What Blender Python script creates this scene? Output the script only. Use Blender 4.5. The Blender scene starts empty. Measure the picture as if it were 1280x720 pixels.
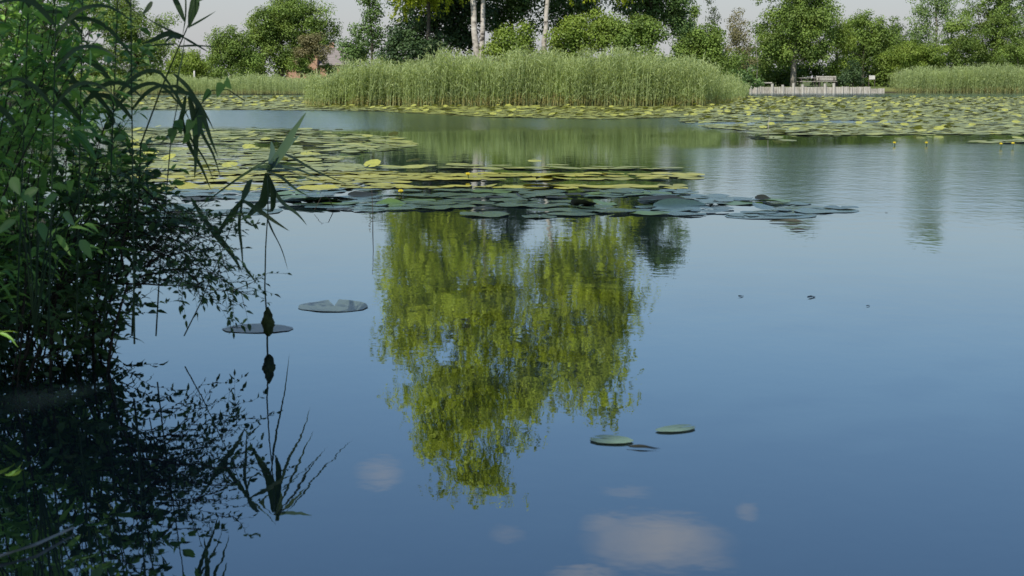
import bpy, math, random
import numpy as np
from mathutils import Vector, Matrix
random.seed(7)
RNG = np.random.default_rng(11)
R = math.radians
scene = bpy.context.scene
COL = scene.collection
F_PX, CAM_H, PITCH = 2000.0, 1.2, math.atan(262 / 2000.0)

# ------------------------------------------------------------------ picture measurements -> world points
def ray(px, py):
    x, y = (px - 640) / F_PX, (360 - py) / F_PX
    c, s = math.cos(PITCH), math.sin(PITCH)
    return Vector((x, c + y * s, -s + y * c))
def ground(px, py, z=0.0):
    d = ray(px, py); t = (z - CAM_H) / d.z
    return Vector((d.x * t, d.y * t, z))
def at(px, py, Y):
    d = ray(px, py); t = Y / d.y
    return Vector((d.x * t, Y, CAM_H + d.z * t))

# ------------------------------------------------------------------ object helpers
def mesh_obj(name, V, F, mat=None, parent=None, tint=None, smooth=False):
    me = bpy.data.meshes.new(name)
    V = np.asarray(V, dtype=np.float32).reshape(-1, 3)
    if isinstance(F, np.ndarray):
        k = F.shape[1]; n = F.shape[0]
        me.vertices.add(len(V)); me.vertices.foreach_set('co', V.ravel())
        me.loops.add(n * k); me.loops.foreach_set('vertex_index', F.astype(np.int32).ravel())
        me.polygons.add(n); me.polygons.foreach_set('loop_start', np.arange(0, n * k, k, dtype=np.int32))
        me.update(calc_edges=True)
    else:
        me.from_pydata(V.tolist(), [], F); me.update()
    if tint is not None:
        a = me.attributes.new('tint', 'FLOAT', 'FACE')
        a.data.foreach_set('value', np.asarray(tint, dtype=np.float32))
    if smooth:
        me.polygons.foreach_set('use_smooth', np.ones(len(me.polygons), dtype=bool))
    if mat: me.materials.append(mat)
    o = bpy.data.objects.new(name, me); COL.objects.link(o)
    if parent: o.parent = parent
    return o
def tag(o, label, cat, group=None, kind=None):
    if label: o['label'] = label
    if cat: o['category'] = cat
    if group: o['group'] = group
    if kind: o['kind'] = kind
    return o
def thing(name, label, cat, loc=(0, 0, 0), rz=0.0, group=None):
    o = bpy.data.objects.new(name, None); COL.objects.link(o)
    o.empty_display_size = 0.2
    o.location = loc; o.rotation_euler = (0, 0, rz)
    return tag(o, label, cat, group)
class MB:
    def __init__(s): s.v = []; s.f = []
    def add(s, v, f):
        n = len(s.v); s.v += [tuple(p) for p in v]; s.f += [tuple(i + n for i in q) for q in f]
    def box(s, c, d, rz=0.0):
        c = Vector(c); M = Matrix.Rotation(rz, 3, 'Z'); b = min(0.012, min(d) * 0.18)
        hx, hy, hz = d[0] / 2, d[1] / 2, d[2] / 2
        # chamfered box: three rings top/bottom
        rings = []
        for z, i in ((-hz, b), (-hz + b, 0), (hz - b, 0), (hz, b)):
            x, y = hx - i, hy - i
            rings.append([c + M @ Vector(p) for p in ((-x, -y, z), (x, -y, z), (x, y, z), (-x, y, z))])
        v = [p for r in rings for p in r]; f = [(3, 2, 1, 0), (12, 13, 14, 15)]
        for r in range(3):
            for i in range(4):
                j = (i + 1) % 4; f.append((r * 4 + i, r * 4 + j, r * 4 + 4 + j, r * 4 + 4 + i))
        s.add(v, f)
    def tube(s, pts, rad, n=7, cap=True):
        pts = [Vector(p) for p in pts]; v = []; f = []
        for i, p in enumerate(pts):
            d = (pts[min(i + 1, len(pts) - 1)] - pts[max(i - 1, 0)]).normalized()
            a = d.cross(Vector((0.31, 0.9, 0.05)) if abs(d.y) < 0.9 else Vector((1, 0, 0))).normalized(); b = d.cross(a)
            r = rad[i] if hasattr(rad, '__len__') else rad
            for k in range(n):
                t = 2 * math.pi * k / n; v.append(p + a * (r * math.cos(t)) + b * (r * math.sin(t)))
        for i in range(len(pts) - 1):
            for k in range(n):
                m = (k + 1) % n; f.append((i * n + k, i * n + m, i * n + n + m, i * n + n + k))
        if cap: f.append(tuple(range(n - 1, -1, -1))); f.append(tuple((len(pts) - 1) * n + k for k in range(n)))
        s.add(v, f)
    def build(s, name, mat, parent=None, smooth=False):
        return mesh_obj(name, s.v, s.f, mat, parent, smooth=smooth)

# ------------------------------------------------------------------ materials
def mat_new(name):
    m = bpy.data.materials.new(name); m.use_nodes = True
    nt = m.node_tree; nt.nodes.clear()
    return m, nt, nt.nodes, nt.links
def ramp(nodes, stops):
    r = nodes.new('ShaderNodeValToRGB'); e = r.color_ramp.elements
    while len(e) > len(stops): e.remove(e[-1])
    while len(e) < len(stops): e.new(0.5)
    for el, (p, c) in zip(e, stops): el.position = p; el.color = (*c, 1)
    return r
def leaf_mat(name, dark, light, trans=0.35, rough=0.5, nscale=0.6, spec=0.3, hue=(0.3, 0.35, 0.05), tintamt=0.9):
    """dark..light by per-leaf tint; soft noise over the crown shifts it towards `hue`."""
    m, nt, N, L = mat_new(name)
    out = N.new('ShaderNodeOutputMaterial')
    at_ = N.new('ShaderNodeAttribute'); at_.attribute_name = 'tint'
    r = ramp(N, [(0.0, dark), (1.0, light)])
    L.new(at_.outputs['Fac'], r.inputs['Fac'])
    tc = N.new('ShaderNodeTexCoord'); no = N.new('ShaderNodeTexNoise'); no.inputs['Scale'].default_value = nscale
    no.inputs['Detail'].default_value = 3
    L.new(tc.outputs['Object'], no.inputs['Vector'])
    mr = N.new('ShaderNodeMapRange'); mr.inputs['From Min'].default_value = 0.45; mr.inputs['From Max'].default_value = 0.75
    mr.inputs['To Max'].default_value = 0.45
    L.new(no.outputs['Fac'], mr.inputs['Value'])
    mx = N.new('ShaderNodeMix'); mx.data_type = 'RGBA'
    L.new(mr.outputs['Result'], mx.inputs['Factor']); L.new(r.outputs['Color'], mx.inputs['A']); mx.inputs['B'].default_value = (*hue, 1)
    p = N.new('ShaderNodeBsdfPrincipled'); p.inputs['Roughness'].default_value = rough
    p.inputs['Specular IOR Level'].default_value = spec
    L.new(mx.outputs['Result'], p.inputs['Base Color'])
    t = N.new('ShaderNodeBsdfTranslucent')
    mul = N.new('ShaderNodeMix'); mul.data_type = 'RGBA'; mul.blend_type = 'MULTIPLY'; mul.inputs['Factor'].default_value = 1
    L.new(mx.outputs['Result'], mul.inputs['A']); mul.inputs['B'].default_value = (1.25, 1.15, 0.55, 1)
    L.new(mul.outputs['Result'], t.inputs['Color'])
    ms = N.new('ShaderNodeMixShader'); ms.inputs['Fac'].default_value = trans
    L.new(p.outputs['BSDF'], ms.inputs[1]); L.new(t.outputs['BSDF'], ms.inputs[2])
    L.new(ms.outputs['Shader'], out.inputs['Surface'])
    return m
def noise_mat(name, stops, scale=(1, 1, 1), nscale=4.0, detail=6, rough=0.8, bump=0.3, spec=0.3, dist=0.02):
    m, nt, N, L = mat_new(name)
    out = N.new('ShaderNodeOutputMaterial'); p = N.new('ShaderNodeBsdfPrincipled')
    tc = N.new('ShaderNodeTexCoord'); mp = N.new('ShaderNodeMapping'); mp.inputs['Scale'].default_value = scale
    no = N.new('ShaderNodeTexNoise'); no.inputs['Scale'].default_value = nscale; no.inputs['Detail'].default_value = detail
    no.inputs['Roughness'].default_value = 0.6
    L.new(tc.outputs['Object'], mp.inputs['Vector']); L.new(mp.outputs['Vector'], no.inputs['Vector'])
    r = ramp(N, stops); L.new(no.outputs['Fac'], r.inputs['Fac']); L.new(r.outputs['Color'], p.inputs['Base Color'])
    b = N.new('ShaderNodeBump'); b.inputs['Strength'].default_value = bump; b.inputs['Distance'].default_value = dist
    L.new(no.outputs['Fac'], b.inputs['Height']); L.new(b.outputs['Normal'], p.inputs['Normal'])
    p.inputs['Roughness'].default_value = rough; p.inputs['Specular IOR Level'].default_value = spec
    L.new(p.outputs['BSDF'], out.inputs['Surface'])
    return m
M = {}
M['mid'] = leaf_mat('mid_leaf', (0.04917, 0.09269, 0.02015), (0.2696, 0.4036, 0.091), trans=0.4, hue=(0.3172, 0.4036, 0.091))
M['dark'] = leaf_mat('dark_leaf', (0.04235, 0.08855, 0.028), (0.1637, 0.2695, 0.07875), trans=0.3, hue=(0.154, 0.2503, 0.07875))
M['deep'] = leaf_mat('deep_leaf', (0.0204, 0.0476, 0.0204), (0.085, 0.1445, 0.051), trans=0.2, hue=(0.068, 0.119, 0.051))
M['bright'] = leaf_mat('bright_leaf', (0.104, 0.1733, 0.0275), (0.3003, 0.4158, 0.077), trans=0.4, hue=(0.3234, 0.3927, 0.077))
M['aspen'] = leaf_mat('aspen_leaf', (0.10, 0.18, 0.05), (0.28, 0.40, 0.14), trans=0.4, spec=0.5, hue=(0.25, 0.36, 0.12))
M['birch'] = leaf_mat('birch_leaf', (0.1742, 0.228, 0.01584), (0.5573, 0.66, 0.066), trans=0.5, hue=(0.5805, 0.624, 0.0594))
M['brown'] = leaf_mat('dry_leaf', (0.11, 0.12, 0.05), (0.28, 0.26, 0.13), hue=(0.30, 0.23, 0.12))
M['hazy'] = leaf_mat('haze_toned_leaf', (0.07, 0.10, 0.06), (0.14, 0.18, 0.10), hue=(0.12, 0.15, 0.09))  # distance haze is mixed into the leaf colour as a greyer tone
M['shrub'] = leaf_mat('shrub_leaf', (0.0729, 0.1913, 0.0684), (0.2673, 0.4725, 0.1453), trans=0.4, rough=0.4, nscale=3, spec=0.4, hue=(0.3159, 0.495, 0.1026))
M['shrubsun'] = leaf_mat('sun_toned_shrub_leaf', (0.09477, 0.2479, 0.07128), (0.3475, 0.6124, 0.1515), trans=0.4, rough=0.4, nscale=3, spec=0.4, hue=(0.4107, 0.6415, 0.1069))  # sunlight on the upper bush put into a lighter leaf colour
M['shrubshade'] = leaf_mat('shade_toned_shrub_leaf', (0.027, 0.0765, 0.036), (0.099, 0.189, 0.0765), trans=0.4, rough=0.4, nscale=3, spec=0.4, hue=(0.117, 0.198, 0.054))  # shade low in the bush put into a darker leaf colour
M['reed'] = leaf_mat('reed_leaf', (0.1364, 0.209, 0.08531), (0.506, 0.6042, 0.3096), trans=0.45, nscale=0.5, hue=(0.462, 0.5724, 0.2322))
M['reedbase'] = leaf_mat('reed_stem', (0.22, 0.23, 0.10), (0.50, 0.47, 0.20), trans=0.3, nscale=0.5, hue=(0.25, 0.18, 0.07))
M['reednear'] = leaf_mat('near_reed_leaf', (0.0374, 0.0768, 0.0336), (0.085, 0.1408, 0.063), trans=0.25, nscale=3, hue=(0.085, 0.144, 0.063))
M['plume'] = leaf_mat('reed_plume', (0.03, 0.028, 0.022), (0.07, 0.06, 0.045), trans=0.1, nscale=5, hue=(0.05, 0.045, 0.04))
M['twig'] = noise_mat('twig_bark', [(0.3, (0.018, 0.014, 0.010)), (0.7, (0.05, 0.04, 0.028))], nscale=20, rough=0.8)
M['bark'] = noise_mat('grey_bark', [(0.3, (0.03, 0.026, 0.02)), (0.7, (0.11, 0.10, 0.08))], scale=(3, 3, 0.7), nscale=3, bump=0.8)
M['greybark'] = noise_mat('pale_bark', [(0.3, (0.10, 0.095, 0.08)), (0.7, (0.30, 0.28, 0.24))], scale=(3, 3, 0.7), nscale=3, bump=0.6)
M['birchbark'] = noise_mat('birch_bark', [(0.36, (0.05, 0.045, 0.04)), (0.46, (0.36, 0.33, 0.30)), (0.7, (0.55, 0.52, 0.48))], scale=(1.2, 1.2, 3.2), nscale=1.6, bump=0.4)
M['wood'] = noise_mat('weathered_wood', [(0.25, (0.15, 0.14, 0.12)), (0.5, (0.33, 0.315, 0.28)), (0.8, (0.48, 0.46, 0.42))], scale=(1, 1, 0.35), nscale=5, bump=0.5)
M['postwood'] = noise_mat('post_wood', [(0.25, (0.20, 0.195, 0.165)), (0.75, (0.50, 0.48, 0.43))], scale=(2, 2, 0.4), nscale=5, bump=0.5)
M['darkwood'] = noise_mat('dark_wood', [(0.3, (0.04, 0.034, 0.03)), (0.7, (0.11, 0.095, 0.08))], nscale=6, bump=0.4)  # dark brown wood for legs and window frames
M['roof'] = noise_mat('grey_roof', [(0.3, (0.17, 0.15, 0.145)), (0.7, (0.27, 0.245, 0.235))], scale=(1, 1, 6), nscale=2.5, bump=0.5)
M['white'] = noise_mat('white_paint', [(0.3, (0.42, 0.42, 0.40)), (0.7, (0.62, 0.62, 0.60))], nscale=3, rough=0.5, bump=0.05)
M['glass'] = noise_mat('window_glass', [(0.3, (0.015, 0.018, 0.02)), (0.7, (0.04, 0.045, 0.05))], nscale=1, rough=0.1, bump=0.02, spec=0.6)
M['petal'] = noise_mat('yellow_petal', [(0.3, (0.52, 0.42, 0.03)), (0.7, (0.66, 0.56, 0.05))], nscale=20, rough=0.5, bump=0.1)
M['algae'] = noise_mat('algae', [(0.3, (0.012, 0.022, 0.006)), (0.55, (0.05, 0.07, 0.016)), (0.75, (0.10, 0.115, 0.03))], nscale=45, rough=0.7, bump=0.9, dist=0.01)
def brick_mat():
    m, nt, N, L = mat_new('red_brick'); out = N.new('ShaderNodeOutputMaterial'); p = N.new('ShaderNodeBsdfPrincipled')
    tc = N.new('ShaderNodeTexCoord'); mp = N.new('ShaderNodeMapping'); mp.inputs['Rotation'].default_value = (R(90), 0, 0)
    b = N.new('ShaderNodeTexBrick'); b.inputs['Scale'].default_value = 4.0
    b.inputs['Color1'].default_value = (0.30, 0.15, 0.09, 1); b.inputs['Color2'].default_value = (0.42, 0.24, 0.15, 1); b.inputs['Mortar'].default_value = (0.42, 0.36, 0.30, 1)
    L.new(tc.outputs['Object'], mp.inputs['Vector']); L.new(mp.outputs['Vector'], b.inputs['Vector'])
    L.new(b.outputs['Color'], p.inputs['Base Color']); p.inputs['Roughness'].default_value = 0.9
    L.new(p.outputs['BSDF'], out.inputs['Surface']); return m
M['brick'] = brick_mat()
def pad_mat(name, dark, light, edge, rough=0.32, spec=0.5):
    m, nt, N, L = mat_new(name); out = N.new('ShaderNodeOutputMaterial'); p = N.new('ShaderNodeBsdfPrincipled')
    oi = N.new('ShaderNodeObjectInfo'); a = N.new('ShaderNodeAttribute'); a.attribute_name = 'tint'
    ad = N.new('ShaderNodeMath'); ad.operation = 'ADD'; L.new(a.outputs['Fac'], ad.inputs[0])
    sc = N.new('ShaderNodeMath'); sc.operation = 'MULTIPLY'; sc.inputs[1].default_value = 0.6; L.new(oi.outputs['Random'], sc.inputs[0])
    L.new(sc.outputs[0], ad.inputs[1])
    r = ramp(N, [(0.0, dark), (0.6, light), (0.88, light), (1.0, edge)]); L.new(ad.outputs[0], r.inputs['Fac'])
    tc = N.new('ShaderNodeTexCoord'); no = N.new('ShaderNodeTexNoise'); no.inputs['Scale'].default_value = 18; no.inputs['Detail'].default_value = 4
    L.new(tc.outputs['Object'], no.inputs['Vector'])
    mx = N.new('ShaderNodeMix'); mx.data_type = 'RGBA'; mx.blend_type = 'MULTIPLY'; mx.inputs['Factor'].default_value = 0.7
    r2 = ramp(N, [(0.3, (0.55, 0.55, 0.5)), (0.7, (1.25, 1.2, 1.1))]); L.new(no.outputs['Fac'], r2.inputs['Fac'])
    L.new(r.outputs['Color'], mx.inputs['A']); L.new(r2.outputs['Color'], mx.inputs['B'])
    L.new(mx.outputs['Result'], p.inputs['Base Color'])
    b = N.new('ShaderNodeBump'); b.inputs['Strength'].default_value = 0.4; b.inputs['Distance'].default_value = 0.006
    L.new(no.outputs['Fac'], b.inputs['Height']); L.new(b.outputs['Normal'], p.inputs['Normal'])
    p.inputs['Roughness'].default_value = rough; p.inputs['Specular IOR Level'].default_value = spec
    L.new(p.outputs['BSDF'], out.inputs['Surface']); return m
M['padsun'] = pad_mat('sun_toned_pad', (0.16, 0.18, 0.03), (0.40, 0.40, 0.06), (0.50, 0.46, 0.06), rough=0.4)  # sunlight is part of this bright yellow pad colour
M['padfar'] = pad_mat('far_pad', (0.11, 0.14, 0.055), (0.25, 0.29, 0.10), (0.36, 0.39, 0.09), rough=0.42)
M['padshade'] = pad_mat('shade_toned_pad', (0.016, 0.04, 0.03), (0.065, 0.115, 0.09), (0.12, 0.14, 0.05), rough=0.24, spec=0.6)  # shade and blue sky sheen painted into the colour of the raft pads
M['padgreen'] = pad_mat('green_pad', (0.05, 0.10, 0.02), (0.10, 0.18, 0.04), (0.15, 0.2, 0.05))
M['padpale'] = pad_mat('pale_pad', (0.16, 0.27, 0.19), (0.22, 0.35, 0.25), (0.25, 0.36, 0.25), rough=0.2, spec=0.8)
M['padgrey'] = pad_mat('grey_pad', (0.05, 0.08, 0.08), (0.10, 0.145, 0.14), (0.16, 0.2, 0.15), rough=0.3, spec=0.5)
M['padbrown'] = pad_mat('dark_curled_pad', (0.01, 0.012, 0.008), (0.03, 0.035, 0.02), (0.05, 0.045, 0.02), rough=0.5)

def ground_mat():
    m, nt, N, L = mat_new('grass_ground'); out = N.new('ShaderNodeOutputMaterial'); p = N.new('ShaderNodeBsdfPrincipled')
    tc = N.new('ShaderNodeTexCoord'); no = N.new('ShaderNodeTexNoise'); no.inputs['Scale'].default_value = 0.25; no.inputs['Detail'].default_value = 8
    L.new(tc.outputs['Object'], no.inputs['Vector'])
    r = ramp(N, [(0.3, (0.05, 0.075, 0.018)), (0.55, (0.12, 0.15, 0.04)), (0.75, (0.22, 0.21, 0.08))]); L.new(no.outputs['Fac'], r.inputs['Fac'])
    g = N.new('ShaderNodeNewGeometry'); s = N.new('ShaderNodeSeparateXYZ'); L.new(g.outputs['Position'], s.inputs[0])
    mr = N.new('ShaderNodeMapRange'); mr.inputs['From Min'].default_value = 0.02; mr.inputs['From Max'].default_value = 0.25; L.new(s.outputs['Z'], mr.inputs['Value'])
    mx = N.new('ShaderNodeMix'); mx.data_type = 'RGBA'; mx.inputs['A'].default_value = (0.02, 0.016, 0.01, 1)
    L.new(mr.outputs['Result'], mx.inputs['Factor']); L.new(r.outputs['Color'], mx.inputs['B']); L.new(mx.outputs['Result'], p.inputs['Base Color'])
    b = N.new('ShaderNodeBump'); b.inputs['Distance'].default_value = 0.1; n2 = N.new('ShaderNodeTexNoise'); n2.inputs['Scale'].default_value = 9
    L.new(tc.outputs['Object'], n2.inputs['Vector']); L.new(n2.outputs['Fac'], b.inputs['Height']); L.new(b.outputs['Normal'], p.inputs['Normal'])
    p.inputs['Roughness'].default_value = 0.9; L.new(p.outputs['BSDF'], out.inputs['Surface']); return m
M['ground'] = ground_mat()

WATER_IOR = 1.33
def water_mat():
    m, nt, N, L = mat_new('lake_water'); out = N.new('ShaderNodeOutputMaterial')
    p = N.new('ShaderNodeBsdfPrincipled')
    p.inputs['Base Color'].default_value = (0.010, 0.018, 0.022, 1); p.inputs['IOR'].default_value = WATER_IOR
    tc = N.new('ShaderNodeTexCoord'); s = N.new('ShaderNodeSeparateXYZ'); L.new(tc.outputs['Object'], s.inputs[0])
    def math_(op, a, b=None):
        n = N.new('ShaderNodeMath'); n.operation = op
        for i, v in enumerate((a, b)):
            if v is None: continue
            if isinstance(v, (int, float)): n.inputs[i].default_value = v
            else: L.new(v, n.inputs[i])
        return n.outputs[0]
    def maprange(v, a, b, c=0.0, d=1.0):
        n = N.new('ShaderNodeMapRange'); n.interpolation_type = 'SMOOTHSTEP'
        n.inputs['From Min'].default_value = a; n.inputs['From Max'].default_value = b; n.inputs['To Min'].default_value = c; n.inputs['To Max'].default_value = d
        L.new(v, n.inputs['Value']); return n.outputs['Result']
    def noise(scale, detail=2.0, stretch=(1, 1, 1), rough=0.5):
        mp = N.new('ShaderNodeMapping'); mp.inputs['Scale'].default_value = stretch
        L.new(tc.outputs['Object'], mp.inputs['Vector'])
        n = N.new('ShaderNodeTexNoise'); n.inputs['Scale'].default_value = scale; n.inputs['Detail'].default_value = detail; n.inputs['Roughness'].default_value = rough
        L.new(mp.outputs['Vector'], n.inputs['Vector']); return n.outputs['Fac']
    X, Y = s.outputs['X'], s.outputs['Y']
    # wind lanes: where the breeze touches the water
    warp = math_('MULTIPLY', math_('SUBTRACT', noise(0.09, 3), 0.5), 22.0)
    yw = math_('ADD', Y, warp)
    lane_far = math_('MULTIPLY', maprange(yw, 34, 42), maprange(yw, 60, 70, 1, 0))
    lane_right = math_('MULTIPLY', math_('MULTIPLY', maprange(Y, 10.5, 15.5), maprange(yw, 26, 32, 1, 0)), maprange(X, 1.4, 3.0))
    lane_back = maprange(Y, 98, 106)
    mid = maprange(Y, 12.5, 17)
    mask = math_('ADD', math_('ADD', math_('MULTIPLY', lane_far, 17.0), math_('MULTIPLY', lane_right, 3.0)), math_('ADD', math_('MULTIPLY', lane_back, 9.0), math_('ADD', math_('MULTIPLY', mid, 0.45), maprange(Y, 5.0, 11.0, 0.45, 1.0))))
    h1 = math_('MULTIPLY', noise(3.4, 2.0, (1.5, 1, 1)), 0.0009)
    h2 = math_('MULTIPLY', noise(11.0, 2.0, (1.2, 1, 1)), 0.0003)
    h3 = math_('MULTIPLY', noise(0.8, 1.0), 0.0009)
    hgt = math_('MULTIPLY', math_('ADD', math_('ADD', h1, h2), h3), mask)
    b = N.new('ShaderNodeBump'); b.inputs['Strength'].default_value = 1.0; b.inputs['Distance'].default_value = 1.0
    L.new(hgt, b.inputs['Height']); L.new(b.outputs['Normal'], p.inputs['Normal'])
    rg = math_('ADD', math_('MULTIPLY', math_('ADD', lane_far, lane_back), 0.12), math_('ADD', math_('MULTIPLY', mid, 0.008), math_('ADD', math_('MULTIPLY', lane_right, 0.10), 0.004)))
    L.new(rg, p.inputs['Roughness'])
    gl = N.new('ShaderNodeBsdfGlossy'); gl.inputs['Color'].default_value = (0.92, 0.98, 1.0, 1)
    L.new(rg, gl.inputs['Roughness']); L.new(b.outputs['Normal'], gl.inputs['Normal'])
    fr = N.new('ShaderNodeFresnel'); fr.inputs['IOR'].default_value = 1.33
    fac = math_('ADD', math_('MULTIPLY', fr.outputs['Fac'], 0.66), 0.28)
    p.inputs['Specular IOR Level'].default_value = 0.0
    ms = N.new('ShaderNodeMixShader'); L.new(fac, ms.inputs['Fac']); L.new(p.outputs['BSDF'], ms.inputs[1]); L.new(gl.outputs['BSDF'], ms.inputs[2])
    L.new(ms.outputs['Shader'], out.inputs['Surface']); return m
M['water'] = water_mat()

# ------------------------------------------------------------------ terrain and water
def land_dist(x, y):
    """signed distance-like value, positive on land"""
    w = 0.6 * np.sin(x * 0.35 + y * 0.11) + 0.4 * np.sin(x * 0.9 - y * 0.3)
    near = 0.4 - y
    left = np.where(y < 13, (-2.75 - 0.12 * np.maximum(y - 6, 0)) - x, (-3.6 - 1.1 * (y - 13)) - x)
    pen = np.minimum(np.minimum(x + 8.6, 9.3 - x), y - 70.5)
    far_r = y - 133.6
    far_l = np.minimum(y - 121.5, -9 - x)
    d = np.maximum.reduce([near, left, pen + 0.5 * w, far_l + w])
    return np.maximum(d, np.where((x > 19) & (x < 31.5), far_r, far_r + 0.4 * w))
def make_ground():
    def axis(edges):
        a = []
        for lo, hi, st in edges: a += list(np.arange(lo, hi, st))
        return np.array(a + [edges[-1][1]])
    xs = axis([(-3000, -200, 200), (-200, -50, 10), (-50, -10, 1.0), (-10, 12, 0.5), (12, 50, 1.0), (50, 200, 10), (200, 3000, 200)])
    ys = axis([(-3000, -200, 200), (-200, -10, 10), (-10, 16, 0.5), (16, 64, 2), (64, 140, 0.8), (140, 260, 8), (260, 4000, 220)])
    X, Y = np.meshgrid(xs, ys)
    d = land_dist(X, Y)
    Z = np.where(d < 0, np.maximum(-1.2, d * 0.6), 0.38 * (1 - np.exp(-np.maximum(d, 0) / 0.7)) + 0.008 * np.clip(d, 0, 60))
    wall = (X > 19.2) & (X < 31.2) & (Y > 133.0) & (Y < 140)
    Z = np.where(wall & (Y > 133.75), np.maximum(Z, 0.5), Z)
    V = np.stack([X, Y, Z], -1).reshape(-1, 3)
    ny, nx = X.shape
    i = np.arange(ny - 1)[:, None] * nx + np.arange(nx - 1)[None, :]
    Fq = np.stack([i, i + 1, i + nx + 1, i + nx], -1).reshape(-1, 4)
    o = mesh_obj('ground', V, Fq, M['ground'], smooth=True); o['kind'] = 'structure'
make_ground()
wxs = [-400, -60, -20, -5, 5, 20, 60, 400]; wys = [-40, 0, 10, 20, 40, 70, 100, 140, 400]
WV = [(x, y, 0.0) for y in wys for x in wxs]
WF = [(j * 8 + i, j * 8 + i + 1, j * 8 + 8 + i + 1, j * 8 + 8 + i) for j in range(8) for i in range(7)]
wo = mesh_obj('water', WV, WF, M['water']); wo['kind'] = 'structure'
def ground_z(x, y):
    d = float(land_dist(np.array([x]), np.array([y]))[0])
    return 0.38 * (1 - math.exp(-d / 0.7)) + 0.008 * min(d, 60) if d > 0 else max(-1.2, d * 0.6)

# ------------------------------------------------------------------ leaves, trees
def unit(a): return a / np.maximum(np.linalg.norm(a, axis=-1, keepdims=True), 1e-9)
def rand_dirs(n): return unit(RNG.normal(size=(n, 3)))
def diamonds(P, D, Nrm, Ln, Wd):
    S = unit(np.cross(D, Nrm)); mid = P + D * (Ln * 0.45)[:, None]
    V = np.stack([P, mid + S * (Wd * 0.5)[:, None], P + D * Ln[:, None], mid - S * (Wd * 0.5)[:, None]], 1).reshape(-1, 3)
    return V, np.arange(len(P) * 4).reshape(-1, 4)
def blades(P, D, Nrm, Ln, Wd, prof, droop, fold=0.25):
    """folded leaf blades: three vertices across, len(prof) stations along"""
    n = len(P); S = unit(np.cross(D, Nrm)); Nn = unit(np.cross(S, D)); k = len(prof)
    V = np.zeros((n, k, 3, 3))
    for i, (t, w) in enumerate(prof):
        c = P + D * (Ln * t)[:, None]; c[:, 2] -= droop * Ln * t * t
        e = (Wd * 0.5 * w)[:, None]
        V[:, i, 1] = c; V[:, i, 0] = c + S * e + Nn * e * fold; V[:, i, 2] = c - S * e + Nn * e * fold
    base = (np.arange(n) * k * 3)[:, None, None, None]
    st = (np.arange(k - 1) * 3)[None, :, None, None]; sd = np.arange(2)[None, None, :, None]
    q = np.array([0, 1, 4, 3])[None, None, None, :]
    Fq = (base + st + sd + q).reshape(-1, 4)
    return V.reshape(-1, 3), Fq, (k - 1) * 2
def crown_points(lobes, nclump, shell=0.45):
    vol = np.array([l[3] * l[4] * l[5] for l in lobes]); pr = vol ** 0.8; pr = pr / pr.sum()
    which = RNG.choice(len(lobes), nclump, p=pr); L = np.array(lobes)[which]
    d = rand_dirs(nclump); r = RNG.random(nclump) ** shell
    return L[:, :3] + d * r[:, None] * L[:, 3:6], which, L
def crown_mesh(lobes, nclump, per, leaf, clump_r, mat, parent, flat=0.75, strand=0.0, name='crown', shell=0.45):
    C, which, L = crown_points(lobes, nclump, shell)
    cs = clump_r * (0.55 + 0.8 * RNG.random(nclump))
    ct = 0.15 + 0.65 * RNG.random(nclump)
    cnt = np.maximum(3, (per * (cs / clump_r) ** 2 * (0.6 + 0.8 * RNG.random(nclump))).astype(int))
    idx = np.repeat(np.arange(nclump), cnt); n = len(idx)
    if strand > 0:
        # hanging strands: leaves scattered along drooping lines below each clump centre
        ns = max(4, int(per / 14)); sid = RNG.integers(0, ns, n) + idx * ns
        off = RNG.normal(size=(nclump * ns, 3)) * np.array([0.6, 0.6, 0.35]); slen = strand * (0.4 + 0.9 * RNG.random(nclump * ns))
        sway = RNG.normal(size=(nclump * ns, 2)) * 0.12
        t = RNG.random(n)
        P = C[idx] + off[sid] * cs[idx][:, None]
        P[:, 2] -= t * slen[sid]; P[:, :2] += sway[sid] * t[:, None] + RNG.normal(size=(n, 2)) * 0.045
        out = unit(off[sid] + 1e-3)
    else:
        d = rand_dirs(n); rr = RNG.random(n) ** 0.5
        P = C[idx] + d * (rr * cs[idx])[:, None] * np.array([1, 1, flat]); out = d
    Nrm = unit(out * 0.8 + np.array([0, 0, 0.55]) + RNG.normal(size=(n, 3)) * 0.36)
    D = unit(np.cross(Nrm, rand_dirs(n)) + np.array([0, 0, -0.25 - strand * 0.3]))
    Ln = leaf * (0.7 + 0.7 * RNG.random(n)); Wd = Ln * (0.55 + 0.25 * RNG.random(n))
    V, Fq = diamonds(P, D, Nrm, Ln, Wd)
    tint = np.clip(ct[idx] + RNG.normal(size=n) * 0.12, 0, 1)
    mesh_obj(name, V, Fq, mat, parent, tint=tint)
    return C
def limb_path(a, b, sag, seg=5):
    a, b = Vector(a), Vector(b); pts = []
    for i in range(seg + 1):
        t = i / seg; p = a.lerp(b, t); p.z += sag * math.sin(t * math.pi) ; p += Vector((random.gauss(0, 1), random.gauss(0, 1), random.gauss(0, .6))) * 0.03 * (b - a).length * math.sin(t * math.pi)
        pts.append(p)
    return pts
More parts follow.
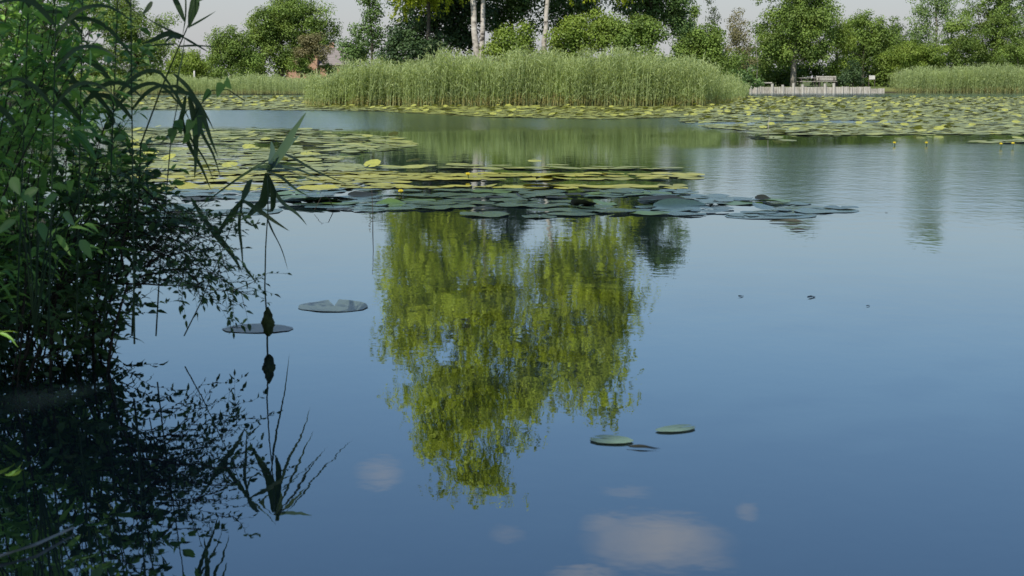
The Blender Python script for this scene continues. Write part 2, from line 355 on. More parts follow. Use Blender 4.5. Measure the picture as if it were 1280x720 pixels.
def tree(name, label, cat, px, Y, lobes_px, mat, bark='bark', trunks=None, leaf=0.2, per=60, nclump=90, clump_r=0.8, strand=0.0, trunk_r=0.16, limbs=10, flat=0.75, depth=0.8, group=None, shell=0.45, base_px=None):
    """lobes_px: (px, py, rx_px, rz_px) ellipses measured in the picture, turned into metres at depth Y"""
    s = Y / F_PX; base = at(px, 98, Y); gz = ground_z(base.x, Y)
    t = thing(name, label, cat, (base.x, Y, gz), group=group)
    lobes = []
    for l in lobes_px:
        c = at(l[0], l[1], Y); rx, rz = l[2] * s, l[3] * s; dy = l[4] * s if len(l) > 4 else 0
        lobes.append((c.x - base.x, dy, c.z - gz, rx, min(rx, 3.5) * depth, rz))
    C = crown_mesh(lobes, nclump, per * 2.4, leaf * 0.64, clump_r, M[mat], t, flat, strand, shell=shell)
    mb = MB(); top = max(l[2] + l[5] * 0.6 for l in lobes)
    ends = trunks or [[(0, 0, -0.2), (0.05, 0, top * 0.4), (lobes[0][0] * 0.7, 0, top * 0.85)]]
    axis_pts = []
    for k, tr in enumerate(ends):
        pts = []
        tr = [Vector(p) for p in tr]
        for i in range(len(tr) - 1):
            for j in range(4):
                p = tr[i].lerp(tr[i + 1], j / 4); pts.append(p + Vector((random.gauss(0, .02), random.gauss(0, .02), 0)) * (1 if i + j else 0) * trunk_r * 5)
        pts.append(tr[-1]); n = len(pts)
        mb.tube(pts, [trunk_r * (1.25 if i == 0 else 1.0) * (1 - 0.82 * i / n) * (0.85 if k else 1) for i in range(n)], 9)
        axis_pts += pts[1:]
    sel = RNG.choice(len(C), min(limbs, len(C)), replace=False)
    for i in sel:
        c = Vector(C[i]); cand = [p for p in axis_pts if p.z < c.z + 0.3] or axis_pts[:2]
        a = min(cand, key=lambda p: (p - c).length + 0.4 * abs(c.z - 0.8 - p.z))
        r0 = trunk_r * 0.32
        mb.tube(limb_path(a, c, 0.12 * (c - a).length), [r0, r0 * .8, r0 * .62, r0 * .45, r0 * .3, r0 * .15], 5)
    mb.build('trunk', M[bark], t, smooth=True)
    return t

# --- island / peninsula trees behind the main reed bed
DA = 76
tree('birch_tree', 'tall yellow green birch with twin white trunks rising behind the reed bed', 'tree', 597, DA,
     [(555, -135, 74, 130), (585, -285, 72, 96), (620, -140, 44, 80), (515, -110, 42, 120), (500, -190, 28, 80), (640, -225, 34, 80), (540, -290, 30, 70), (597, -375, 44, 48), (662, -120, 32, 70)], 'birch', 'birchbark',
     trunks=[[(0.05, 0, -0.3), (0.0, 0, 1.0), (-0.25, 0, 5), (-0.45, 0, 10), (-0.55, 0.1, 17)], [(0.09, 0.03, 0.6), (0.22, 0, 2.2), (0.30, 0.1, 6), (0.35, 0.2, 13)]],
     leaf=0.18, per=140, nclump=350, clump_r=0.8, strand=0.7, trunk_r=0.2, limbs=30, shell=0.6)
tree('birch_tree', 'slimmer yellow green birch with a single white trunk behind the reed bed', 'tree', 680, DA,
     [(738, -120, 54, 110), (748, -225, 48, 70), (700, -70, 20, 40), (770, -100, 28, 110), (722, -240, 24, 50), (690, -150, 26, 90), (672, -235, 34, 66), (655, -270, 26, 50)], 'birch', 'birchbark',
     trunks=[[(0.0, 0, -0.3), (0.0, 0, 2.5), (0.2, 0, 5), (0.9, 0, 9), (1.9, 0.1, 14)]],
     leaf=0.18, per=115, nclump=270, clump_r=0.75, strand=0.7, trunk_r=0.15, limbs=18, shell=0.6)
tree('leafy_tree', 'bushy tree with lime leaves hanging over dark shrubs left of the twin birch', 'tree', 535, DA + 2,
     [(530, -20, 38, 28), (510, -100, 34, 80)], 'birch', leaf=0.2, per=90, nclump=60, clump_r=0.7, strand=0.6, trunk_r=0.13)
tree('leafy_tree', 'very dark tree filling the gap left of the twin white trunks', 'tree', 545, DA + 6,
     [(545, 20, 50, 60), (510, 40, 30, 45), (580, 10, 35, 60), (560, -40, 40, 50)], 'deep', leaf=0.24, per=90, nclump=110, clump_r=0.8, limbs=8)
tree('slender_tree', 'slender dark tree with an open top at the left end of the island', 'tree', 464, DA + 6,
     [(458, 40, 17, 26), (464, 8, 12, 22), (478, 52, 18, 28), (490, -30, 12, 50)], 'dark', leaf=0.18, per=50, nclump=46, clump_r=0.5, trunk_r=0.09)
tree('shrub', 'low dark shrub at the far left end behind the reeds', 'shrub', 440, DA + 8,
     [(438, 62, 15, 18), (452, 66, 16, 22)], 'dark', leaf=0.18, per=55, nclump=26, clump_r=0.5, trunk_r=0.06)
tree('shrub', 'dark green shrub between the slender tree and the twin birch', 'shrub', 510, DA + 1,
     [(500, 62, 26, 24), (535, 66, 26, 22)], 'deep', leaf=0.18, per=70, nclump=42, clump_r=0.55, trunk_r=0.06)
tree('shrub', 'yellow green shrub between the twin birch and the single birch', 'shrub', 645, DA - 1,
     [(640, 58, 26, 22), (655, 46, 20, 16), (620, 62, 14, 18)], 'bright', leaf=0.17, per=75, nclump=44, clump_r=0.5, trunk_r=0.06)
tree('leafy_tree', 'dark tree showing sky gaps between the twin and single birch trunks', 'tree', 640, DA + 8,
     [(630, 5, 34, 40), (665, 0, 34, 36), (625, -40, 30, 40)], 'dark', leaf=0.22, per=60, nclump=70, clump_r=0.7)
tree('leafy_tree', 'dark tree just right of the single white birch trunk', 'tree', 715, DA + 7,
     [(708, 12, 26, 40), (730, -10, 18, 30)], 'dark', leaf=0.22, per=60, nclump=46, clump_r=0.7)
tree('shrub', 'wide bright green shrub right of the single birch behind the reeds', 'shrub', 725, DA - 1,
     [(715, 48, 28, 26), (740, 40, 26, 26), (700, 58, 16, 18)], 'bright', leaf=0.17, per=80, nclump=60, clump_r=0.5, trunk_r=0.07)
tree('shrub', 'rounded mid green shrub in front of the dark tree on the island', 'shrub', 790, DA - 1,
     [(780, 44, 30, 26), (810, 50, 24, 24), (765, 34, 18, 16)], 'mid', leaf=0.17, per=80, nclump=64, clump_r=0.5, trunk_r=0.07)
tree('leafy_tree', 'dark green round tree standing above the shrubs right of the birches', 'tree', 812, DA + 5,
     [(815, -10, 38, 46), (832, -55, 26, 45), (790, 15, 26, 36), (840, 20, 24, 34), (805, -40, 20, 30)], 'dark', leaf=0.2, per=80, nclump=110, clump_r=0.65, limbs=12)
tree('shrub', 'tall mid green shrub at the right end of the reed bed', 'shrub', 876, 96,
     [(872, 54, 26, 28), (894, 62, 24, 34), (856, 66, 16, 28), (910, 74, 14, 22)], 'mid', leaf=0.19, per=80, nclump=102, clump_r=0.6, trunk_r=0.08)
tree('sapling', 'thin sapling poking into the sky above the tall shrub', 'tree', 868, 104,
     [(868, 14, 5, 24)], 'mid', leaf=0.18, per=22, nclump=12, clump_r=0.35, trunk_r=0.05, limbs=5)
tree('sapling', 'thin pale sapling with sparse leaves right of its neighbour above the shrub', 'tree', 893, 106,
     [(893, 22, 7, 14), (889, 6, 4, 10)], 'hazy', leaf=0.18, per=22, nclump=12, clump_r=0.35, trunk_r=0.05, limbs=5)
tree('shrub', 'dry brownish shrub with bare upright stems left of the large round tree', 'shrub', 918, 134.5,
     [(918, 50, 18, 30), (925, 30, 12, 18), (930, 70, 14, 20)], 'brown', 'greybark', leaf=0.2, per=26, nclump=70, clump_r=0.6, trunk_r=0.07, limbs=14,
     trunks=[[(0, 0, -.2), (0.1, 0, 2), (0.2, 0, 4.6)], [(1.0, .3, -.2), (1.1, 0, 2), (1.2, 0, 4)], [(1.9, .3, -.2), (1.9, 0, 2), (1.7, 0, 4)]])
# --- far right bank
DR = 139
tree('leafy_tree', 'large round dark green tree above the bench on the right bank', 'tree', 992, DR,
     [(992, 40, 46, 44), (985, -10, 40, 34), (1015, 20, 32, 36), (962, 55, 24, 32), (1000, -40, 26, 22), (1020, 66, 24, 22)], 'mid', 'greybark', leaf=0.26, per=95, nclump=240, clump_r=0.95, trunk_r=0.28, limbs=16)
tree('shrub', 'light green shrub squeezed between the large round tree and the darker tree', 'shrub', 1045, DR + 2,
     [(1046, 58, 18, 40), (1040, 84, 14, 16), (1054, 50, 14, 26)], 'bright', leaf=0.22, per=60, nclump=57, clump_r=0.7)
tree('leafy_tree', 'broad tree with dark hollows right of the bench', 'tree', 1078, DR + 6,
     [(1080, 50, 32, 36), (1102, 45, 28, 26), (1062, 75, 16, 26), (1085, 30, 18, 16), (1120, 60, 24, 22), (1105, 78, 22, 18)], 'mid', leaf=0.24, per=75, nclump=134, clump_r=0.8)
tree('shrub', 'dark shrub at the right end of the timber wall', 'shrub', 1066, DR - 2,
     [(1064, 92, 14, 14), (1052, 96, 10, 10)], 'deep', leaf=0.2, per=60, nclump=22, clump_r=0.5, trunk_r=0.06)
tree('shrub', 'wide olive green shrub behind the right hand reed bed', 'shrub', 1140, DR + 1,
     [(1135, 72, 36, 18), (1165, 70, 24, 18), (1115, 78, 14, 12)], 'bright', leaf=0.2, per=80, nclump=102, clump_r=0.6, trunk_r=0.07)
tree('aspen_tree', 'tall open aspen with bright glittering leaves on the right bank', 'tree', 1168, DR + 8,
     [(1165, -20, 26, 46), (1175, 25, 28, 28), (1150, 10, 18, 22), (1195, 10, 24, 34), (1170, -62, 24, 30), (1160, 50, 26, 20)], 'aspen', 'greybark', leaf=0.24, per=38, nclump=134, clump_r=0.75, trunk_r=0.15, limbs=14)
tree('shrub', 'big domed green shrub at the right beyond the reeds', 'shrub', 1228, DR + 3,
     [(1215, 55, 36, 34), (1245, 45, 30, 40), (1195, 62, 22, 22), (1228, 12, 28, 28), (1255, 10, 20, 30), (1266, 45, 26, 36)], 'mid', leaf=0.22, per=90, nclump=176, clump_r=0.75, trunk_r=0.1)
tree('shrub', 'pale bush low at the right edge above the reeds', 'shrub', 1272, DR,
     [(1268, 68, 24, 20), (1296, 64, 22, 24)], 'mid', leaf=0.2, per=70, nclump=48, clump_r=0.6, trunk_r=0.06)
tree('leafy_tree', 'dark bluish tree cut by the right edge of the view', 'tree', 1288, DR + 14,
     [(1290, 20, 24, 60), (1310, 0, 26, 60)], 'dark', leaf=0.26, per=70, nclump=96, clump_r=0.9)
tree('leafy_tree', 'pale hazy tree far off left of the aspen', 'tree', 1122, 230,
     [(1122, 42, 16, 18), (1070, 36, 16, 18), (1098, 50, 20, 16)], 'hazy', leaf=0.4, per=60, nclump=40, clump_r=1.2)
# --- far left bank
DL = 152
tree('leafy_tree', 'broad sunlit tree left of the brick house', 'tree', 352, DL,
     [(350, 25, 34, 30), (378, 30, 30, 26), (330, 45, 26, 30), (345, 72, 34, 22), (400, 46, 24, 16), (362, 4, 22, 16), (318, 70, 22, 26), (368, 72, 24, 24), (398, 26, 22, 18)], 'mid', leaf=0.26, per=80, nclump=270, clump_r=0.9, trunk_r=0.25, limbs=16)
tree('leafy_tree', 'smaller rounded tree touching the broad tree on its left', 'tree', 288, DL - 6,
     [(286, 62, 24, 36), (304, 68, 24, 30), (270, 62, 14, 30)], 'mid', leaf=0.24, per=70, nclump=96, clump_r=0.75, trunk_r=0.15)
tree('shrub', 'low pale green shrub beside the white post on the far bank', 'shrub', 236, DL - 4,
     [(232, 78, 22, 18), (248, 82, 12, 14)], 'bright', leaf=0.24, per=60, nclump=54, clump_r=0.7, trunk_r=0.06)
tree('leafy_tree', 'sunlit tree behind the near bush, nearest to the white post', 'tree', 170, DL + 4,
     [(170, 40, 46, 44), (140, 30, 30, 50), (195, 62, 24, 26)], 'mid', leaf=0.28, per=70, nclump=134, clump_r=1.0, trunk_r=0.2)
tree('leafy_tree', 'tall tree behind the near bush seen through its leaves', 'tree', 90, DL + 6,
     [(90, 20, 46, 70), (60, 50, 36, 44), (110, -10, 30, 40)], 'mid', leaf=0.28, per=70, nclump=96, clump_r=1.0, trunk_r=0.25)
tree('leafy_tree', 'tree at the left edge behind the near bush', 'tree', 10, DL + 2,
     [(10, 30, 44, 60), (-30, 10, 40, 60)], 'mid', leaf=0.28, per=70, nclump=90, clump_r=1.0, trunk_r=0.25)
tree('shrub', 'rusty leaved shrub hanging over the brick house wall', 'shrub', 396, 148,
     [(400, 57, 14, 9), (384, 56, 16, 11), (393, 50, 16, 9), (374, 70, 8, 12), (404, 74, 5, 10)], 'brown', leaf=0.22, per=60, nclump=46, clump_r=0.6, trunk_r=0.06)

# tangled undergrowth below the bank trees: nobody could count its shrubs
def undergrowth(name, label, runs, mat):
    lobes = []
    for px0, px1, Y, top, step in runs:
        for px in np.arange(px0, px1, step):
            c = at(px + random.uniform(-4, 4), 98, Y); h = max(0.8, (98 - top + random.uniform(-7, 7)) * Y / F_PX + CAM_H)
            lobes.append((c.x, Y + random.uniform(-1.2, 1.2), h * 0.45, random.uniform(0.9, 1.5), 0.9, h * 0.5))
    crown_mesh(lobes, len(lobes) * 12, 60, 0.22, 0.6, M[mat], None, name=name)
    tag(bpy.data.objects[name], label, 'undergrowth', kind='stuff')
undergrowth('undergrowth', 'shady undergrowth below the trees of the far right bank', [(925, 1065, 143, 70, 9), (1060, 1320, 150, 45, 9), (1100, 1320, 145, 70, 10), (905, 960, 146, 55, 9)], 'mid')
undergrowth('undergrowth_scrub', 'green scrub along the far left bank below the trees', [(-60, 330, 156, 80, 11), (400, 470, 176, 82, 11)], 'mid')
undergrowth('island_scrub', 'shady scrub below the birches behind the middle reed bed', [(600, 860, 79.5, 62, 14), (840, 915, 100, 84, 14), (860, 935, 130, 70, 12)], 'dark')

tree('shrub', 'round green shrub half covering the brick house wall', 'shrub', 376, 150,
     [(372, 78, 9, 13), (382, 86, 10, 8), (408, 84, 8, 7)], 'mid', leaf=0.22, per=50, nclump=30, clump_r=0.5, trunk_r=0.05)
# far-off wood closing the horizon: reads as one mass
def far_wood():
    lobes = []
    for i in range(64):
        x = -170 + i * 5.6 + random.uniform(-2, 2); lobes.append((x, 265 + random.uniform(-8, 8) + 0.0006 * x * x, random.uniform(1.0, 3.0), random.uniform(3, 5), 4.0, random.uniform(2.5, 4.0)))
    root_V = crown_mesh(lobes, 620, 46, 0.6, 1.5, M['hazy'], None, name='distant_wood')
    o = bpy.data.objects['distant_wood']; tag(o, 'pale line of woodland closing the horizon beyond the lake', 'woodland', kind='stuff')
far_wood()

# ------------------------------------------------------------------ reed beds (nobody could count them)
def reed_bed(name, label, strip, dens_n, hfun, leaf_w=0.027, base_frac=0.10):
    """strip: function n -> root points (n,3)"""
    P = strip(dens_n); n = len(P)
    H = hfun(P) * (0.74 + 0.32 * RNG.random(n) + 0.12 * (RNG.random(n) < 0.05)) * (0.94 + 0.1 * np.sin(P[:, 0] * 2.7 + P[:, 1]) * np.sin(P[:, 0] * 0.9 + 2))
    lean = RNG.normal(size=(n, 2)) * 0.05 + np.array([0.03, 0.0])
    tip = P + np.concatenate([lean * H[:, None] * 1.6, H[:, None]], 1)
    D = unit(tip - P)
    nr = unit(RNG.normal(size=(n, 3)) * np.array([1, 1, 0.05]))
    V1, F1, k1 = blades(P, D, nr, H * 0.93, np.full(n, 0.014), [(0, 1), (0.3, 0.9), (1, 0.5)], np.zeros(n), 0.0)
    # leaves
    m = 11; idx = np.repeat(np.arange(n), m)
    t = 0.07 + 0.91 * RNG.random(len(idx)) ** 0.85; a = RNG.random(len(idx)) * 2 * np.pi
    up = 1.0 + 1.7 * RNG.random(len(idx))
    LD = unit(np.stack([np.cos(a), np.sin(a), up], 1)); LP = P[idx] + (tip - P)[idx] * t[:, None]
    LL = (0.30 + 0.34 * RNG.random(len(idx))) * np.minimum(1, H[idx] / 2.0)
    LN = unit(np.cross(LD, np.cross(LD, np.array([0, 0, 1.0]))) * -1 + RNG.normal(size=(len(idx), 3)) * 0.35)
    V2, F2, k2 = blades(LP, LD, LN, LL, leaf_w * (0.8 + 0.5 * RNG.random(len(idx))), [(0, .5), (.3, 1), (.65, .7), (1, .05)], 0.45 + 0.7 * RNG.random(len(idx)), 0.2)
    pt = RNG.random(n)
    tint2 = np.clip(pt[idx] * 0.45 + RNG.random(len(idx)) * 0.35 + t * 0.2, 0, 1)
    o = mesh_obj(name, np.concatenate([V1, V2]), np.concatenate([F1, F2 + len(V1)]), M['reed'], None,
                 tint=np.concatenate([np.repeat(np.clip(pt, 0, 1), k1), np.repeat(tint2, k2)]))
    # the stems (first faces) carry the straw-coloured material
    o.data.materials.append(M['reedbase'])
    mi = np.zeros(len(F1) + len(F2), dtype=np.int32); mi[:len(F1)] = 1; mi[2:len(F1):k1] = 0; mi[3:len(F1):k1] = 0; gr = np.nonzero(RNG.random(n) < 0.55)[0] * k1; mi[gr] = 0; mi[gr + 1] = 0
    # low withered leaves near the water are straw coloured too
    low = np.repeat(t < base_frac + 0.08 * RNG.random(len(idx)), k2); mi[len(F1):][low] = 1
    o.data.polygons.foreach_set('material_index', mi)
    return tag(o, label, 'reeds', kind='stuff')
def main_strip(n):
    u = RNG.random(n); px = 380 + 556 * u; v = RNG.random(n) ** 1.5
    lo = np.interp(px, [380, 400, 880, 915, 936], [131, 133.2, 133.2, 129, 121])
    P = np.array([ground(a, b) for a, b in zip(px, lo)])
    P[:, 1] += v * np.interp(px, [380, 440, 880, 936], [2.5, 5.5, 5.5, 2.5]) + 0.25 * np.sin(P[:, 0] * 2.1) + 0.3 * np.sin(P[:, 0] * 0.8)
    P[:, 2] = -0.05
    return P
def main_h(P):
    px = P[:, 0] / P[:, 1] * F_PX + 640
    return np.interp(px, [380, 410, 470, 560, 700, 830, 890, 915, 936], [1.45, 1.75, 2.0, 2.35, 2.55, 2.4, 1.85, 1.4, 0.8]) + 0.12 * np.sin(P[:, 0] * 1.7) + 0.1 * np.sin(P[:, 0] * 4.1 + 1)
reed_bed('reed_bed', 'tall grey green reed bed in the middle in front of the birches', main_strip, 7000, main_h)
def right_strip(n):
    px = 1106 + 250 * RNG.random(n); P = np.array([ground(a, 115.8) for a in px]); P[:, 1] += 6 * RNG.random(n) ** 1.4 - 6.3 + 0.5 * np.sin(P[:, 0] * .7); P[:, 2] = 0; return P
reed_bed('reed_bed', 'reed bed on the right bank beside the timber wall', right_strip, 3600, lambda P: np.interp(P[:, 0], [30, 32, 36, 50], [1.7, 1.9, 2.3, 2.3]) + 0.12 * np.sin(P[:, 0]), leaf_w=0.035)
def left_strip(n):
    px = 120 + 285 * RNG.random(n); P = np.array([ground(a, 118) for a in px]); P[:, 1] += 9 * RNG.random(n) ** 1.2 - 4.0 + 0.8 * np.sin(P[:, 0] * .5); P[:, 2] = 0.05; return P
reed_bed('reed_bed', 'low yellowish reed bed on the far left bank', left_strip, 4200, lambda P: 1.35 + 0.15 * np.sin(P[:, 0] * .9), leaf_w=0.032)

# ------------------------------------------------------------------ lily pads
def pad_shape(n=18, wav=0.05, cup=0.0, lift=0.0, notch=0.14):
    """unit pad: heart-cut disc with a wavy rim; optional folded-up side"""
    V = [(0.0, 0.0, 0.0)]; F = []
    ph = random.random() * 6
    for ring, rr in ((1, 0.55), (2, 1.0)):
        for i in range(n):
            a = notch + (2 * math.pi - 2 * notch) * i / (n - 1)
            r = rr * (1 + 0.05 * math.sin(3 * a + ph) + (random.uniform(-.035, .035) if ring == 2 else 0) + (0.08 if i in (0, n - 1) else 0))
            x, y = r * math.cos(a) * 1.1, r * math.sin(a) * 0.92
            z = wav * rr * rr * math.sin(4 * a + ph) * 0.5 + cup * rr * rr + lift * max(0, y) ** 2
            V.append((x, y, z))
    for i in range(n - 1):
        F.append((0, 1 + i, 2 + i)); F.append((1 + i, 1 + n + i, 2 + n + i, 2 + i))
    return V, F
PADS = {'padsun': [], 'padshade': [], 'padgreen': [], 'padbrown': []}
for key in PADS:
    for k in range(8):
        V, Fp = pad_shape(18, 0.015 + 0.05 * random.random(), 0.01 * random.random(), (0, 0, 0, 0, 0, 0.2, 0.1, 0.3)[k])
        me = bpy.data.meshes.new('lily_pad'); me.from_pydata(V, [], Fp); me.update(); me.materials.append(M[key])
        a = me.attributes.new('tint', 'FLOAT', 'FACE'); a.data.foreach_set('value', np.full(len(Fp), 0.2, dtype=np.float32))
        me.polygons.foreach_set('use_smooth', np.ones(len(Fp), dtype=bool)); PADS[key].append(me)
def in_poly(P, poly):
    x, y = P[:, 0], P[:, 1]; inside = np.zeros(len(P), bool); n = len(poly)
    for i in range(n):
        x1, y1 = poly[i]; x2, y2 = poly[(i + 1) % n]
        c = ((y1 > y) != (y2 > y)) & (x < (x2 - x1) * (y - y1) / (y2 - y1 + 1e-12) + x1); inside ^= c
    return inside
def scatter(poly_px, dens, keep):
    poly = [(ground(*p).x, ground(*p).y) for p in poly_px]
    xs, ys = [p[0] for p in poly], [p[1] for p in poly]
    n = int((max(xs) - min(xs)) * (max(ys) - min(ys)) * dens)
    P = np.stack([min(xs) + (max(xs) - min(xs)) * RNG.random(n), min(ys) + (max(ys) - min(ys)) * RNG.random(n)], 1)
    P = P[in_poly(P, poly)]
    return P[RNG.random(len(P)) < keep(P)]
def relax(P, dmin):
    """drop pads that would lie on top of another (grid thinning)"""
    seen = {}; out = []
    for p in P:
        k = (int(p[0] / dmin), int(p[1] / dmin))
        ok = True
        for a in (-1, 0, 1):
            for b in (-1, 0, 1):
                for q in seen.get((k[0] + a, k[1] + b), ()):
                    if (q[0] - p[0]) ** 2 + (q[1] - p[1]) ** 2 < dmin * dmin: ok = False
        if ok: seen.setdefault(k, []).append(p); out.append(p)
    return np.array(out)
def patch(P, sx, sy, thr, seed):
    g = np.random.default_rng(seed); v = np.zeros(len(P))
    for k in range(7):
        f = 0.6 + 1.6 * g.random(); a = g.random() * 6.28
        v += np.sin(P[:, 0] / sx * f * np.cos(a) * 3 + P[:, 1] / sy * f * np.sin(a) * 3 + g.random() * 6.28)
    v /= 2.6
    return np.clip((v - thr) * 3 + 0.5, 0, 1)
all_pads = []   # (x, y, radius, material, group)
def region(poly, dens, keep, r, mat, group, dmin):
    P = relax(scatter(poly, dens, keep), dmin)
    for p in P: all_pads.append((p[0], p[1], r * (0.7 + 0.5 * random.random()), mat, group))
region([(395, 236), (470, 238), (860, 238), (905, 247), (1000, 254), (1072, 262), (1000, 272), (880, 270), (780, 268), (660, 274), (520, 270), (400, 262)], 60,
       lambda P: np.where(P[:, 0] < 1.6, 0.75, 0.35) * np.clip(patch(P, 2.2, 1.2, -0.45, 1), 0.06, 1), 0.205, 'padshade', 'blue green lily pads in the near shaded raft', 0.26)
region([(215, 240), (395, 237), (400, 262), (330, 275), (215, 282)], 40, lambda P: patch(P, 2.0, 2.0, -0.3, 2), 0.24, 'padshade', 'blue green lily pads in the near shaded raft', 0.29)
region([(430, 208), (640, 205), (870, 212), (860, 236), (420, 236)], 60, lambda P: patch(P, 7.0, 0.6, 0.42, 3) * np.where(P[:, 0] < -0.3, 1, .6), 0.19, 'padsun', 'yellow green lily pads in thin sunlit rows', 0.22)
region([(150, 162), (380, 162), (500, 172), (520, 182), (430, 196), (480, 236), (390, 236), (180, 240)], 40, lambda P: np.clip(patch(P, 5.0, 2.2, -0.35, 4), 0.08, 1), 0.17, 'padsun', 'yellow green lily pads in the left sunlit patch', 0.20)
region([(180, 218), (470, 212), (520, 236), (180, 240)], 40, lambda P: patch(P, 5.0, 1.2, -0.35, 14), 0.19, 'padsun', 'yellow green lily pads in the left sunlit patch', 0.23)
far = 'far'
region([(140, 121.5), (395, 121.5), (384, 128), (400, 133), (560, 135), (470, 139), (140, 136)], 36, lambda P: 1 + 0 * P[:, 0], 0.19, 'padsun', far, 0.165)
region([(384, 133), (890, 133), (936, 121), (1000, 122), (1000, 140), (880, 146), (760, 149), (620, 147), (470, 139)], 44, lambda P: np.clip(patch(P, 8, 5, -1.3, 5), 0.1, 1), 0.18, 'padsun', far, 0.15)
region([(905, 122), (1300, 122), (1300, 179), (1210, 179), (1060, 175), (960, 165), (890, 160), (850, 152), (880, 140)], 52, lambda P: np.clip(patch(P, 12, 7, -1.35, 6), 0.0, 1), 0.165, 'padsun', far, 0.135)
region([(940, 163), (985, 166), (985, 176), (945, 172)], 14, lambda P: 0.5 + 0 * P[:, 0], 0.2, 'padsun', far, 0.3)
all_pads.sort(key=lambda q: q[1])
near_pads, rest = all_pads[:285], all_pads[285:]
LAB = {'blue green lily pads in the near shaded raft': 'blue green floating lily pad in the shaded raft across the middle',
       'yellow green lily pads in thin sunlit rows': 'yellow green floating lily pad in the thin sunlit rows behind the shaded raft',
       'yellow green lily pads in the left sunlit patch': 'yellow green floating lily pad in the sunlit patch behind the near bush',
       'fresh green lily pads in the near raft': 'fresh green lily pad among the blue green pads of the shaded raft',
       'dark withered lily pads in the near raft': 'dark withered lily pad among the blue green pads of the shaded raft'}
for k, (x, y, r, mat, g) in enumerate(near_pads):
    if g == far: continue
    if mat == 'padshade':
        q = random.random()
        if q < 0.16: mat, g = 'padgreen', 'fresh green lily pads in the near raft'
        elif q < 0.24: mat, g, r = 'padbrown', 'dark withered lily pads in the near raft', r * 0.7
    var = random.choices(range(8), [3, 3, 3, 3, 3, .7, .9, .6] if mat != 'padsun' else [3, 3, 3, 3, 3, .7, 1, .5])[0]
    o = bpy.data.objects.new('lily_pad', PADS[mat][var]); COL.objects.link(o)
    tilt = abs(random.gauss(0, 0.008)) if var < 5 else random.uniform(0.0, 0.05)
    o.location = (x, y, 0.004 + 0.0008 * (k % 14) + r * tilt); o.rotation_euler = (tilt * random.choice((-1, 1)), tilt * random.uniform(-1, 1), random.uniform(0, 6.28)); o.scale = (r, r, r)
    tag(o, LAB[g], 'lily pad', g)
def pad_carpet(pads):
    n = 9; base = np.zeros((n + 1, 3)); ang = np.linspace(0.15, 2 * np.pi - 0.15, n)
    base[1:, 0] = np.cos(ang) * 1.1; base[1:, 1] = np.sin(ang) * 0.92
    A = np.array([(p[0], p[1], p[2]) for p in pads]); m = len(A)
    rz = RNG.random(m) * 6.28; raised = RNG.random(m) < 0.06; A[:, 2] *= np.where(raised, 0.62, 1.0)
    tx = np.where(raised, np.clip(0.05 + RNG.normal(size=m) * 0.10, -.04, .25), RNG.normal(size=m) * 0.025); ty = np.where(raised, np.clip(RNG.normal(size=m) * 0.2, -.35, .35), RNG.normal(size=m) * 0.025)
    loc = base[None] * A[:, 2][:, None, None]
    loc[:, :, 2] += 0.02 * A[:, 2][:, None] * np.sin(ang.mean() + np.arange(n + 1))[None]
    c, s = np.cos(rz)[:, None], np.sin(rz)[:, None]
    x = loc[:, :, 0] * c - loc[:, :, 1] * s; y = loc[:, :, 0] * s + loc[:, :, 1] * c
    z = loc[:, :, 2] + x * np.tan(tx)[:, None] + y * np.tan(ty)[:, None]
    lift = np.where(raised, 0.03 + 0.04 * RNG.random(m), 0.006) + A[:, 2] * (np.abs(np.tan(tx)) + np.abs(np.tan(ty))) * 0.7 + RNG.random(m) * 0.012
    V = np.stack([x + A[:, 0][:, None], y + A[:, 1][:, None], z + lift[:, None]], -1).reshape(-1, 3)
    b = (np.arange(m) * (n + 1))[:, None, None]; i = np.arange(n - 1)[None, :, None]
    Fq = np.concatenate([b + 0 * i, b + 1 + i, b + 2 + i], -1).reshape(-1, 3)
    t = np.clip(RNG.normal(size=m) * 0.07 + 0.5 + raised * 0.25, 0, 1)
    o = mesh_obj('lily_pad_carpet', V, Fq, M['padfar'], None, tint=np.repeat(t, n - 1))
    tag(o, 'yellow green carpet of far lily pads in front of the reed beds', 'lily pads', kind='stuff')
pad_carpet(rest)
# single pads near the camera
def lone_pad(px, py, w_px, mat, label, kindname='lily_pad', rz=0.4, tilt=(0, 0), squash=1.0, var=None, z=0.003):
    c = ground(px, py); r = w_px * c.y / F_PX / 2.1
    V, Fp = pad_shape(26, 0.01 if var is None else 0.05, 0.003, 0.0 if var is None else var)
    o = mesh_obj(kindname, V, Fp, M[mat], smooth=True, tint=np.full(len(Fp), 0.25))
    o.location = (c.x, c.y, z + r * (abs(tilt[0]) + abs(tilt[1])) * 0.8); o.rotation_euler = (tilt[0], tilt[1], rz); o.scale = (r, r * squash, r)
    return tag(o, label, kindname.replace('_', ' '))
lone_pad(418, 383, 100, 'padgrey', 'large single blue green lily pad floating alone on open water', rz=1.7)
lone_pad(322, 411, 84, 'padgrey', 'dull lily pad floating around the lone reed stem', rz=3.0)
lone_pad(764, 551, 54, 'padpale', 'pale mint lily pad below the tree reflection, the brighter of two', rz=2.6, z=0.005)
lone_pad(845, 537, 56, 'padpale', 'pale mint lily pad right of the brighter one, the fainter of two', rz=0.6, z=0.005, squash=0.7)
lone_pad(303, 265, 110, 'padshade', 'blue green lily pad beside the near bush tip', rz=1.0)
lone_pad(960, 270, 110, 'padshade', 'wide blue green lily pad at the right front of the raft', rz=0.3)
lone_pad(1035, 263, 80, 'padshade', 'blue green lily pad at the far right tip of the raft', rz=2.0)
